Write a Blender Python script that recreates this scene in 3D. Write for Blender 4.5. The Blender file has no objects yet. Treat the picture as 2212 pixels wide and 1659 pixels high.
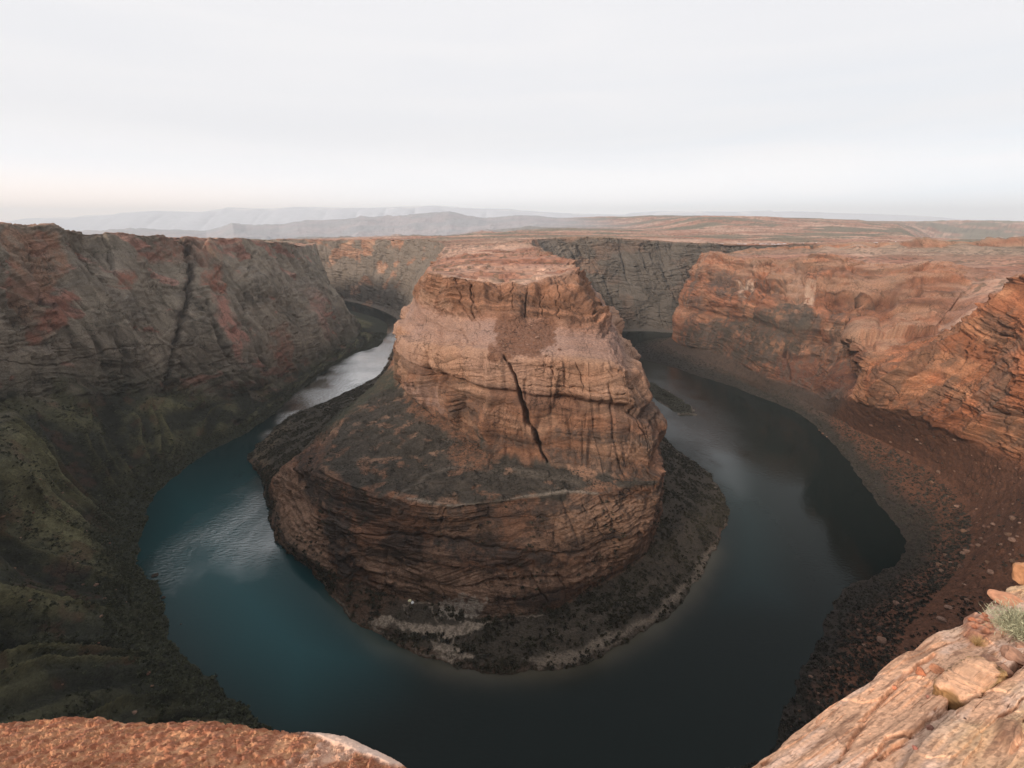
import bpy, math, random
import numpy as np
R = math.radians
C = bpy.context.scene.collection
sc = bpy.context.scene
rng = np.random.default_rng(7)
random.seed(7)

# ------------------------------------------------------------------ camera
FPX, CX, CY, HZ, CAMZ = 1000.0, 1106.0, 829.5, 476.0, 305.0
TH = math.atan((CY - HZ) / FPX)
cam_d = bpy.data.cameras.new('camera')
cam_d.sensor_width = 36; cam_d.lens = 36 * FPX / 2212
cam_d.clip_start = 0.1; cam_d.clip_end = 120000
cam = bpy.data.objects.new('camera', cam_d); C.objects.link(cam)
cam.location = (0, 0, CAMZ); cam.rotation_euler = (R(90) - TH, 0, 0)
sc.camera = cam

# ------------------------------------------------------------------ sun, sky, exposure
SUN_FROM = np.array([-0.58, -0.60, 0.44]); SUN_FROM /= np.linalg.norm(SUN_FROM)
sd = bpy.data.lights.new('sun', 'SUN'); sd.energy = 4.4; sd.angle = R(12); sd.color = (1.0, 0.84, 0.70)
sun = bpy.data.objects.new('sun', sd); C.objects.link(sun); sun.location = (-200, -200, 900)
from mathutils import Vector
sun.rotation_euler = Vector(SUN_FROM.tolist()).to_track_quat('Z', 'Y').to_euler()
w = bpy.data.worlds.new('World'); sc.world = w; w.use_nodes = True
nt = w.node_tree; nt.nodes.clear()
N = nt.nodes.new; L = nt.links.new
out = N('ShaderNodeOutputWorld'); bg = N('ShaderNodeBackground'); L(bg.outputs[0], out.inputs[0])
bg.inputs['Strength'].default_value = 0.10
sky = N('ShaderNodeTexSky'); sky.sky_type = 'NISHITA'; sky.sun_disc = False
sky.sun_elevation = math.asin(SUN_FROM[2]); sky.sun_rotation = math.atan2(SUN_FROM[0], SUN_FROM[1])
tc = N('ShaderNodeTexCoord'); mp = N('ShaderNodeMapping'); L(tc.outputs['Generated'], mp.inputs[0])
mp.inputs['Scale'].default_value = (0.9, 0.9, 9.0); mp.inputs['Rotation'].default_value = (0, R(22), R(20))
cn = N('ShaderNodeTexNoise'); L(mp.outputs[0], cn.inputs[0]); cn.inputs['Scale'].default_value = 1.6
cn.inputs['Detail'].default_value = 5; cn.inputs['Distortion'].default_value = 0.5; cn.inputs['Roughness'].default_value = 0.45
cr = N('ShaderNodeMapRange'); L(cn.outputs[0], cr.inputs[0])
cr.inputs[1].default_value = 0.30; cr.inputs[2].default_value = 0.62
cr.inputs[3].default_value = 0.0; cr.inputs[4].default_value = 1.0
sep = N('ShaderNodeSeparateXYZ'); L(tc.outputs['Generated'], sep.inputs[0])
# thin high overcast: white-lavender sheet, thinner blue-grey bands low down, peach towards the sunset horizon (left)
c1 = N('ShaderNodeMix'); c1.data_type = 'RGBA'; L(cr.outputs[0], c1.inputs[0])
c1.inputs[6].default_value = (9.0, 9.02, 9.32, 1); c1.inputs[7].default_value = (9.5, 9.4, 9.55, 1)
low = N('ShaderNodeMapRange'); L(sep.outputs[2], low.inputs[0]); low.interpolation_type = 'SMOOTHSTEP'
low.inputs[1].default_value = 0.0; low.inputs[2].default_value = 0.09; low.inputs[3].default_value = 1; low.inputs[4].default_value = 0
lf = N('ShaderNodeMapRange'); L(sep.outputs[0], lf.inputs[0]); lf.interpolation_type = 'SMOOTHSTEP'
lf.inputs[1].default_value = -0.1; lf.inputs[2].default_value = -0.75; lf.inputs[3].default_value = 0.0; lf.inputs[4].default_value = 1
mul = N('ShaderNodeMath'); mul.operation = 'MULTIPLY'; L(low.outputs[0], mul.inputs[0]); L(lf.outputs[0], mul.inputs[1])
c2 = N('ShaderNodeMix'); c2.data_type = 'RGBA'; L(mul.outputs[0], c2.inputs[0]); L(c1.outputs[2], c2.inputs[6])
c2.inputs[7].default_value = (12.5, 10.2, 8.8, 1)
# faint bluish band low on the right
rb = N('ShaderNodeMapRange'); L(sep.outputs[0], rb.inputs[0]); rb.interpolation_type = 'SMOOTHSTEP'
rb.inputs[1].default_value = -0.2; rb.inputs[2].default_value = 0.5; rb.inputs[3].default_value = 0; rb.inputs[4].default_value = 1
inv = N('ShaderNodeMath'); inv.operation = 'SUBTRACT'; inv.inputs[0].default_value = 1.0; L(cr.outputs[0], inv.inputs[1])
m3 = N('ShaderNodeMath'); m3.operation = 'MULTIPLY'; L(inv.outputs[0], m3.inputs[0])
low2 = N('ShaderNodeMapRange'); L(sep.outputs[2], low2.inputs[0]); low2.interpolation_type = 'SMOOTHSTEP'
low2.inputs[1].default_value = 0.0; low2.inputs[2].default_value = 0.30; low2.inputs[3].default_value = 1; low2.inputs[4].default_value = 0
m4 = N('ShaderNodeMath'); m4.operation = 'MULTIPLY'; L(rb.outputs[0], m4.inputs[0]); L(low2.outputs[0], m4.inputs[1]); L(m4.outputs[0], m3.inputs[1])
c3 = N('ShaderNodeMix'); c3.data_type = 'RGBA'; L(m3.outputs[0], c3.inputs[0]); L(c2.outputs[2], c3.inputs[6])
c3.inputs[7].default_value = (8.3, 9.0, 9.7, 1)
c4 = N('ShaderNodeMix'); c4.data_type = 'RGBA'; c4.inputs[0].default_value = 0.965
L(sky.outputs[0], c4.inputs[6])
hg = N('ShaderNodeMapRange'); L(sep.outputs[2], hg.inputs[0]); hg.interpolation_type = 'SMOOTHSTEP'      # brighter sky towards the horizon
hg.inputs[1].default_value = 0.0; hg.inputs[2].default_value = 0.16; hg.inputs[3].default_value = 1.35; hg.inputs[4].default_value = 1.0
hv = N('ShaderNodeVectorMath'); hv.operation = 'SCALE'; L(c3.outputs[2], hv.inputs[0]); L(hg.outputs[0], hv.inputs['Scale'])
L(hv.outputs[0], c4.inputs[7]); L(c4.outputs[2], bg.inputs[0])
sc.view_settings.view_transform = 'Standard'; sc.view_settings.look = 'None'
sc.view_settings.exposure = 0.0; sc.view_settings.gamma = 1.0
cy = sc.cycles
cy.volume_bounces = 0; cy.max_bounces = 6; cy.diffuse_bounces = 3; cy.glossy_bounces = 3
cy.use_denoising = True
cy.denoiser = 'OPENIMAGEDENOISE'; cy.denoising_input_passes = 'RGB_ALBEDO_NORMAL'; cy.denoising_prefilter = 'ACCURATE'
try: cy.volume_max_steps = 64
except Exception: pass

# ------------------------------------------------------------------ numeric helpers
ST, CT = math.sin(TH), math.cos(TH)
def ray(px, py):
    u = -(py - CY)
    return (px - CX), FPX * CT + u * ST, -FPX * ST + u * CT
def p(px, py, z=0.0):                 # where the line of sight meets height z
    a, b, c = ray(px, py); t = (z - CAMZ) / c
    return (a * t, b * t, z)
def q(px, py, Y):                     # where it meets distance Y
    a, b, c = ray(px, py); t = Y / b
    return (a * t, Y, CAMZ + c * t)
def proj(P):
    X, Y, Z = P[..., 0], P[..., 1], P[..., 2] - CAMZ
    f = np.maximum(Y * CT - Z * ST, 0.05); u = Y * ST + Z * CT
    return CX + FPX * X / f, CY - FPX * u / f, f

PERM = np.random.default_rng(11).permutation(256).astype(np.int32)
PERM = np.concatenate([PERM, PERM])
VAL = np.random.default_rng(12).random(256).astype(np.float32)
def vn(x, y, z):                       # value noise 0..1
    x = np.asarray(x, np.float32); y = np.asarray(y, np.float32); z = np.asarray(z, np.float32)
    x, y, z = np.broadcast_arrays(x, y, z)
    xf = np.floor(x); yf = np.floor(y); zf = np.floor(z)
    xi = xf.astype(np.int32) & 255; yi = yf.astype(np.int32) & 255; zi = zf.astype(np.int32) & 255
    a = x - xf; b = y - yf; c = z - zf
    a = a * a * a * (a * (a * 6 - 15) + 10); b = b * b * b * (b * (b * 6 - 15) + 10); c = c * c * c * (c * (c * 6 - 15) + 10)
    def h(i, j, k): return VAL[PERM[PERM[PERM[(xi + i) & 255] + ((yi + j) & 255)] + ((zi + k) & 255)]]
    x00 = h(0,0,0) * (1 - a) + h(1,0,0) * a; x10 = h(0,1,0) * (1 - a) + h(1,1,0) * a
    x01 = h(0,0,1) * (1 - a) + h(1,0,1) * a; x11 = h(0,1,1) * (1 - a) + h(1,1,1) * a
    return (x00 * (1 - b) + x10 * b) * (1 - c) + (x01 * (1 - b) + x11 * b) * c
def fbm(x, y, z, o=4, g=0.5):
    s = 0; am = 1; t = 0
    for i in range(o):
        s = s + am * vn(x * 2**i * 1.013 + 17.3 * i, y * 2**i * 0.987 + 5.1 * i, z * 2**i + 9.7 * i); t += am; am *= g
    return s / t
def ridge(x, y, z, o=3, g=0.5):
    s = 0; am = 1; t = 0
    for i in range(o):
        n = vn(x * 2**i + 31.3 * i, y * 2**i + 15.1 * i, z * 2**i + 3.7 * i)
        s = s + am * (1 - np.abs(2 * n - 1)) ** 2; t += am; am *= g
    return s / t
def sstep(a, b, x):
    t = np.clip((x - a) / (b - a), 0, 1); return t * t * (3 - 2 * t)
def mixc(c, col, m):
    return c * (1 - m[..., None]) + np.asarray(col, np.float32) * m[..., None]
def segdist(px, py, pts, widths=None):
    """distance in pixels to a polyline; with widths also the interpolated width"""
    best = np.full(px.shape, 1e9, np.float32); wb = np.ones(px.shape, np.float32); side = np.zeros(px.shape, np.float32)
    for i in range(len(pts) - 1):
        (x0, y0), (x1, y1) = pts[i][:2], pts[i + 1][:2]
        dx, dy = x1 - x0, y1 - y0; t = np.clip(((px - x0) * dx + (py - y0) * dy) / (dx * dx + dy * dy + 1e-9), 0, 1)
        d = np.hypot(px - x0 - t * dx, py - y0 - t * dy)
        m = d < best; best = np.where(m, d, best)
        if widths is not None: wb = np.where(m, widths[i] * (1 - t) + widths[i + 1] * t, wb)
    return best, wb
def inpoly(px, py, poly, soft=8.0):
    """1 inside, 0 outside, soft edge in pixels"""
    ins = np.zeros(px.shape, bool); n = len(poly)
    for i in range(n):
        x0, y0 = poly[i]; x1, y1 = poly[(i + 1) % n]
        if y0 == y1: continue
        c = ((y0 > py) != (y1 > py)) & (px < (x1 - x0) * (py - y0) / (y1 - y0) + x0)
        ins ^= c
    d, _ = segdist(px, py, list(poly) + [poly[0]])
    sd_ = np.where(ins, d, -d)
    return sstep(-soft, soft, sd_)
def pchip(t, Y, ti):
    """monotone cubic through Y[k] (k, dims) at t -> ti"""
    t = np.asarray(t, float); Y = np.asarray(Y, float); h = np.diff(t)[:, None]; dl = np.diff(Y, axis=0) / h
    d = np.zeros_like(Y); w1 = 2 * h[1:] + h[:-1]; w2 = h[1:] + 2 * h[:-1]
    with np.errstate(divide='ignore', invalid='ignore'):
        m = (w1 + w2) / (w1 / dl[:-1] + w2 / dl[1:])
    m = np.where((dl[:-1] * dl[1:]) > 0, m, 0); d[1:-1] = np.nan_to_num(m); d[0] = dl[0]; d[-1] = dl[-1]
    k = np.clip(np.searchsorted(t, ti, side='right') - 1, 0, len(t) - 2)
    s = ((ti - t[k]) / (t[k + 1] - t[k]))[:, None]; hh = h[k]
    return (2*s**3-3*s**2+1)*Y[k] + (s**3-2*s**2+s)*hh*d[k] + (-2*s**3+3*s**2)*Y[k+1] + (s**3-s**2)*hh*d[k+1]

def grid_mesh(name, P, col=None, material=None, keep=None, smooth=True, flip=False):
    nu, nv = P.shape[:2]
    idx = np.arange(nu * nv, dtype=np.int32).reshape(nu, nv)
    f = np.stack([idx[:-1, :-1], idx[1:, :-1], idx[1:, 1:], idx[:-1, 1:]], -1).reshape(-1, 4)
    if flip: f = f[:, ::-1]
    V = P.reshape(-1, 3).astype(np.float32)
    cc = None if col is None else col.reshape(-1, 3)
    if keep is not None:
        kf = keep.reshape(-1)[f].all(1); f = f[kf]
        used = np.zeros(len(V), bool); used[f.ravel()] = True
        re = np.cumsum(used) - 1; f = re[f].astype(np.int32); V = V[used]
        if cc is not None: cc = cc[used]
    return raw_mesh(name, V, f, cc, material, smooth)
def raw_mesh(name, V, f, cc=None, material=None, smooth=True, parent=None):
    me = bpy.data.meshes.new(name); k = f.shape[1]
    me.vertices.add(len(V)); me.vertices.foreach_set('co', np.ascontiguousarray(V, np.float32).ravel())
    me.loops.add(f.size); me.loops.foreach_set('vertex_index', np.ascontiguousarray(f, np.int32).ravel())
    me.polygons.add(len(f)); me.polygons.foreach_set('loop_start', np.arange(0, f.size, k, dtype=np.int32))
    me.polygons.foreach_set('loop_total', np.full(len(f), k, np.int32))
    me.polygons.foreach_set('use_smooth', np.full(len(f), smooth, bool))
    me.update(calc_edges=True)
    if cc is not None:
        at = me.color_attributes.new('tone', 'FLOAT_COLOR', 'POINT')
        c4_ = np.ones((len(V), 4), np.float32); c4_[:, :3] = np.clip(cc, 0.003, 1); at.data.foreach_set('color', c4_.ravel())
    o = bpy.data.objects.new(name, me); C.objects.link(o)
    if material: me.materials.append(material)
    if parent: o.parent = parent
    return o
def tag(o, label=None, cat=None, group=None, kind=None):
    if label: o['label'] = label
    if cat: o['category'] = cat
    if group: o['group'] = group
    if kind: o['kind'] = kind
    return o

# ------------------------------------------------------------------ materials
def rock_mat(name, scale, bump, var=0.25, rough=0.9, dist=1.0, crack=0):
    """vertex tone x procedural grain, with bump at the given size (metres)"""
    m = bpy.data.materials.new(name); m.use_nodes = True; t = m.node_tree; b = t.nodes['Principled BSDF']
    b.inputs['Roughness'].default_value = rough; b.inputs['Specular IOR Level'].default_value = 0.2
    a = t.nodes.new('ShaderNodeVertexColor'); a.layer_name = 'tone'
    g = t.nodes.new('ShaderNodeNewGeometry')
    n1 = t.nodes.new('ShaderNodeTexNoise'); n1.inputs['Scale'].default_value = 1 / scale; n1.inputs['Detail'].default_value = 6
    n1.inputs['Roughness'].default_value = 0.65
    mpn = t.nodes.new('ShaderNodeMapping'); mpn.inputs['Scale'].default_value = (1, 1, 2.2)
    t.links.new(g.outputs['Position'], mpn.inputs[0]); t.links.new(mpn.outputs[0], n1.inputs['Vector'])
    mr = t.nodes.new('ShaderNodeMapRange'); mr.inputs[1].default_value = 0.3; mr.inputs[2].default_value = 0.7
    mr.inputs[3].default_value = 1 - var; mr.inputs[4].default_value = 1 + var; t.links.new(n1.outputs[0], mr.inputs[0])
    mx = t.nodes.new('ShaderNodeVectorMath'); mx.operation = 'MULTIPLY'
    t.links.new(a.outputs[0], mx.inputs[0]); t.links.new(mr.outputs[0], mx.inputs[1]); last = mx.outputs[0]
    if crack:
        # hairline joints, broken up by a mask, and small weathered pits
        wv = t.nodes.new('ShaderNodeVectorMath'); wv.operation = 'MULTIPLY_ADD'; t.links.new(n1.outputs['Color'], wv.inputs[0]); wv.inputs[1].default_value = (crack * .7,) * 3; t.links.new(g.outputs['Position'], wv.inputs[2])
        m2 = t.nodes.new('ShaderNodeMapping'); m2.inputs['Scale'].default_value = (1 / crack, 1 / crack, .5 / crack); m2.inputs['Rotation'].default_value = (.3, .25, .4); t.links.new(wv.outputs[0], m2.inputs[0])
        vo = t.nodes.new('ShaderNodeTexVoronoi'); vo.feature = 'DISTANCE_TO_EDGE'; vo.inputs['Scale'].default_value = 1; t.links.new(m2.outputs[0], vo.inputs['Vector'])
        r1_ = t.nodes.new('ShaderNodeMapRange'); r1_.inputs[1].default_value = 0; r1_.inputs[2].default_value = .055; r1_.inputs[3].default_value = 1; r1_.inputs[4].default_value = 0; t.links.new(vo.outputs['Distance'], r1_.inputs[0])
        nm = t.nodes.new('ShaderNodeTexNoise'); nm.inputs['Scale'].default_value = .28 / crack; nm.inputs['Detail'].default_value = 3; t.links.new(g.outputs['Position'], nm.inputs['Vector'])
        r2_ = t.nodes.new('ShaderNodeMapRange'); r2_.inputs[1].default_value = .48; r2_.inputs[2].default_value = .62; r2_.inputs[4].default_value = .85; t.links.new(nm.outputs[0], r2_.inputs[0])
        mm = t.nodes.new('ShaderNodeMath'); mm.operation = 'MULTIPLY'; t.links.new(r1_.outputs[0], mm.inputs[0]); t.links.new(r2_.outputs[0], mm.inputs[1])
        n3 = t.nodes.new('ShaderNodeTexNoise'); n3.inputs['Scale'].default_value = 3.2 / crack; n3.inputs['Detail'].default_value = 4; n3.inputs['Roughness'].default_value = .7; t.links.new(mpn.outputs[0], n3.inputs['Vector'])
        r3_ = t.nodes.new('ShaderNodeMapRange'); r3_.inputs[1].default_value = .58; r3_.inputs[2].default_value = .68; r3_.inputs[4].default_value = .58; t.links.new(n3.outputs[0], r3_.inputs[0])
        mxm = t.nodes.new('ShaderNodeMath'); mxm.operation = 'MAXIMUM'; t.links.new(mm.outputs[0], mxm.inputs[0]); t.links.new(r3_.outputs[0], mxm.inputs[1])
        om = t.nodes.new('ShaderNodeMath'); om.operation = 'SUBTRACT'; om.inputs[0].default_value = 1; t.links.new(mxm.outputs[0], om.inputs[1])
        m5 = t.nodes.new('ShaderNodeVectorMath'); m5.operation = 'SCALE'; t.links.new(last, m5.inputs[0]); t.links.new(om.outputs[0], m5.inputs['Scale']); last = m5.outputs[0]
    t.links.new(last, b.inputs['Base Color'])
    bp = t.nodes.new('ShaderNodeBump'); bp.inputs['Strength'].default_value = bump; bp.inputs['Distance'].default_value = dist
    t.links.new(n1.outputs[0], bp.inputs['Height']); t.links.new(bp.outputs[0], b.inputs['Normal'])
    return m
M_rock = rock_mat('sandstone', 1.8, 1.0, 0.38, dist=1.5, crack=7.0)
M_plat = rock_mat('plateau_rock', 9.0, 0.6, 0.34, dist=2.0, crack=16.0)
M_far = rock_mat('distant_rock', 300.0, 0.6, 0.15, dist=60.0)
M_near = rock_mat('near_sandstone', 0.05, 0.6, 0.13, dist=0.012)
M_veg = rock_mat('brush_leaves', 0.8, 0.2, 0.3)

# ------------------------------------------------------------------ lofted cliffs
def walls(foot, rim, zs, bow=0.0):
    """levels between a foot and a rim point at heights zs (world coordinates)"""
    o = []
    for z in zs:
        k = (z - foot[2]) / (rim[2] - foot[2]); o.append((foot[0] + (rim[0] - foot[0]) * k, foot[1] + (rim[1] - foot[1]) * k, z))
    return o
def loft(stations, dens_u=1.0, dens_v=1.0, umax=2200, vlin=0.75, cull=None):
    S = np.array(stations, float)                       # (k, levels, 3)
    K, LV = S.shape[:2]
    dist = np.linalg.norm(np.diff(S, axis=0), axis=2)   # param by mean world distance
    t = np.concatenate([[0], np.cumsum(np.maximum(dist.mean(1), 5.0))])
    px, py, f = proj(S)
    scr = np.hypot(np.diff(px, axis=0), np.diff(py, axis=0)) * (1024 / 2212)
    vis = (px > -250) & (px < 2460) & (py > 300) & (py < 1800) & (S[..., 1] > 60)
    sv = (vis[1:] | vis[:-1]).any(1)
    scr = np.where(vis[1:] | vis[:-1], scr, 0)
    un = [int(max(10, min(320, dens_u * (np.sort(scr[i])[-3:]).mean()))) if sv[i] else 24 for i in range(K - 1)]
    ti = np.concatenate([np.linspace(t[i], t[i + 1], un[i], endpoint=False) for i in range(K - 1)] + [[t[-1]]])
    A = np.stack([pchip(t, S[:, j], ti) for j in range(LV)], 1)      # (nu, LV, 3)
    px, py, f = proj(A)
    scv = np.hypot(np.diff(px, axis=1), np.diff(py, axis=1)) * (1024 / 2212)
    vis = (px > -100) & (px < 2312) & (py > 300) & (py < 1700) & (A[..., 1] > 60)
    scv = np.where(vis[:, 1:] | vis[:, :-1], scv, 0)
    vn_ = [int(max(8, min(260, dens_v * np.percentile(scv[:, j][scv[:, j] > 0], 85) if (scv[:, j] > 0).any() else 8))) for j in range(LV - 1)]
    vi = np.concatenate([np.linspace(j, j + 1, vn_[j], endpoint=False) for j in range(LV - 1)] + [[LV - 1.0]])
    k = np.clip(vi.astype(int), 0, LV - 2); s = (vi - k)[None, :, None]
    lin = A[:, k] * (1 - s) + A[:, k + 1] * s
    # smooth version through the levels
    d = np.zeros_like(A); d[:, 1:-1] = (A[:, 2:] - A[:, :-2]) / 2; d[:, 0] = A[:, 1] - A[:, 0]; d[:, -1] = A[:, -1] - A[:, -2]
    cub = (2*s**3-3*s**2+1)*A[:, k] + (s**3-2*s**2+s)*d[:, k] + (-2*s**3+3*s**2)*A[:, k+1] + (s**3-s**2)*d[:, k+1]
    G = lin * vlin + cub * (1 - vlin)
    return G.astype(np.float32), ti, vi
def normals(G):
    du = np.gradient(G, axis=0); dv = np.gradient(G, axis=1)
    n = np.cross(du, dv); l = np.linalg.norm(n, axis=2, keepdims=True); n = n / np.maximum(l, 1e-6)
    return n
def blur(a, k=3):
    for _ in range(k):
        b = a.copy(); b[1:-1] = (a[:-2] + a[1:-1] * 2 + a[2:]) / 4; a = b.copy(); a[:, 1:-1] = (b[:, :-2] + b[:, 1:-1] * 2 + b[:, 2:]) / 4
    return a

ZI = [0, 6, 30, 60, 85, 98, 145, 186, 212]
def wallst(W, foot, rim, zlev):
    """a station given by shoreline, wall foot and rim"""
    o = [W, ((W[0] + foot[0]) / 2, (W[1] + foot[1]) / 2, foot[2] * 0.5)]
    n = len(zlev)
    for k in zlev:
        o.append((foot[0] + (rim[0] - foot[0]) * k ** 1.2, foot[1] + (rim[1] - foot[1]) * k ** 1.2, foot[2] + (rim[2] - foot[2]) * k))
    return o
KI = [0, .15, .28, .38, .55, .72, .86, 1.0]
def wst(W, foot, rim): return wallst(W, foot, rim, KI)

# inner bank: far wall on the left, the butte, far wall on the right.   10 levels, water to rim
B = [
 wst((-3000, 2100, 0), (-3000, 2110, 20), (-3000, 2200, 240)),
 wst((-1300, 2020, 0), (-1305, 2035, 20), (-1320, 2100, 238)),
 wst(p(744, 650), q(742, 645, 1890), q(700, 519, 1960)),
 wst(p(790, 660), q(790, 654, 1790), q(790, 517, 1860)),
 wst(p(827, 672), q(830, 662, 1670), q(860, 516, 1740)),
 wst(p(863, 697), q(875, 680, 1470), q(935, 520, 1580)),
 wst((-320, 1250, 0), (-300, 1250, 30), q(962, 532, 1150)),
 [(-290, 1050, 0), (-280, 1045, 6), (-255, 1030, 30), (-235, 1020, 60), (-215, 1010, 85), (-205, 1000, 100), (-185, 980, 145), (-165, 960, 180), (-145, 930, 206), q(945, 565, 850)],
 [p(820, 808), p(825, 815, 6), (-225, 780, 30), (-212, 760, 55), (-200, 700, 82), p(856, 820, 105), q(864, 745, 580), q(868, 700, 583), q(895, 650, 600), q(925, 590, 620)],
 [p(708, 866), p(725, 862, 8), p(735, 885, 35), p(738, 893, 60), p(744, 902, 88), p(909, 873, 108), q(890, 800, 490), q(885, 743, 495), q(925, 665, 525), q(935, 583, 560)],
 [p(612, 909), p(630, 905, 8), p(650, 975, 40), p(670, 975, 65), p(699, 960, 84), p(942, 902, 106), q(945, 840, 460), q(935, 752, 466), q(960, 679, 480), q(962, 590, 500)],
 [p(540, 975), p(560, 985, 8), p(600, 1020, 35), p(612, 1008, 60), p(689, 1010, 82), p(1035, 955, 100), q(1010, 870, 415), q(1000, 757, 425), q(1010, 688, 460), q(1010, 600, 490)],
 [p(560, 1027), p(568, 1032, 6), p(582, 1050, 25), p(597, 1025, 52), p(747, 1044, 84), p(1048, 985, 98), q(1060, 900, 392), q(1060, 768, 398), q(1060, 690, 450), q(1065, 603, 490)],
 [p(579, 1090), p(583, 1095, 6), p(592, 1090, 18), p(650, 1060, 58), p(819, 1068, 86), p(1090, 995, 97), q(1110, 905, 383), q(1110, 783, 387), q(1110, 700, 440), q(1110, 605, 490)],
 [p(600, 1165), p(607, 1168, 6), p(618, 1162, 18), p(720, 1120, 58), p(900, 1085, 88), p(1140, 1000, 97), q(1160, 920, 380), q(1160, 782, 386), q(1150, 700, 440), q(1140, 605, 492)],
 [p(682, 1242), p(692, 1240, 6), p(705, 1232, 18), p(800, 1170, 56), p(980, 1090, 89), p(1190, 1004, 96), q(1210, 920, 378), q(1205, 783, 386), q(1185, 705, 440), q(1160, 598, 495)],
 [p(765, 1345), p(780, 1330, 4), p(790, 1275, 18), p(900, 1190, 55), p(1070, 1084, 89), p(1250, 1016, 95), q(1265, 930, 374), q(1260, 786, 384), q(1230, 712, 430), q(1180, 590, 500)],
 [p(905, 1414), p(915, 1395, 4), p(920, 1300, 16), p(1010, 1200, 55), p(1160, 1070, 90), p(1300, 1025, 95), q(1315, 940, 372), q(1310, 790, 384), q(1265, 714, 430), q(1200, 588, 510)],
 [p(1059, 1457), p(1065, 1430, 4), p(1060, 1335, 16), p(1110, 1205, 55), p(1240, 1066, 90), p(1350, 1029, 95), q(1365, 945, 372), q(1345, 797, 384), q(1295, 715, 430), q(1215, 588, 520)],
 [p(1230, 1440), p(1228, 1410, 4), p(1180, 1320, 16), p(1210, 1190, 55), p(1320, 1060, 90), p(1390, 1030, 95), q(1402, 950, 374), q(1367, 810, 390), q(1312, 715, 440), q(1224, 585, 540)],
 [p(1400, 1365), p(1385, 1340, 4), p(1290, 1265, 16), p(1320, 1165, 55), p(1390, 1050, 90), p(1418, 1030, 95), q(1428, 950, 378), q(1375, 815, 400), q(1320, 705, 450), q(1228, 580, 560)],
 [p(1500, 1270), p(1480, 1250, 4), p(1385, 1205, 16), p(1395, 1130, 55), p(1422, 1046, 90), p(1428, 1025, 96), q(1431, 945, 390), q(1374, 800, 420), q(1316, 692, 470), q(1230, 580, 600)],
 [p(1545, 1185), p(1525, 1180, 4), p(1418, 1150, 20), p(1424, 1090, 50), q(1428, 1020, 395), q(1430, 980, 410), q(1430, 905, 430), q(1370, 775, 460), q(1307, 677, 510), q(1228, 572, 650)],
 [p(1577, 1110), p(1560, 1110, 4), (165, 440, 26), (158, 445, 60), (155, 450, 85), (152, 455, 95), (150, 460, 130), q(1360, 748, 500), q(1287, 648, 560), q(1220, 562, 720)],
 [p(1540, 1030), p(1515, 1030, 4), (185, 540, 26), (180, 540, 60), (175, 545, 85), (170, 550, 95), (165, 555, 130), q(1343, 735, 560), q(1264, 627, 640), q(1205, 553, 800)],
 [p(1438, 948), (215, 640, 4), (200, 680, 30), (190, 680, 60), (182, 680, 85), (176, 680, 98), (160, 680, 140), (145, 690, 175), (115, 720, 215), q(1160, 545, 900)],
 [(225, 850, 0), (215, 850, 6), (205, 850, 30), (195, 850, 60), (185, 855, 85), (180, 860, 98), (165, 870, 145), (145, 880, 180), (110, 900, 215), q(1151, 530, 1050)],
 wst((225, 1050, 0), (205, 1060, 20), q(1150, 518, 1250)),
 wst((225, 1240, 0), (215, 1250, 20), (95, 1370, 258)),
 wst(p(1325, 716), q(1318, 711, 1345), (200, 1440, 257)),
 wst(p(1392, 716), q(1388, 710, 1345), (385, 1430, 254)),
 wst(p(1457, 719), q(1455, 712, 1340), (520, 1420, 246)),
 wst((900, 1400, 0), (900, 1412, 18), (930, 1500, 234)),
 wst((3000, 1620, 0), (3000, 1640, 20), (3000, 1730, 250)),
]
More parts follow.
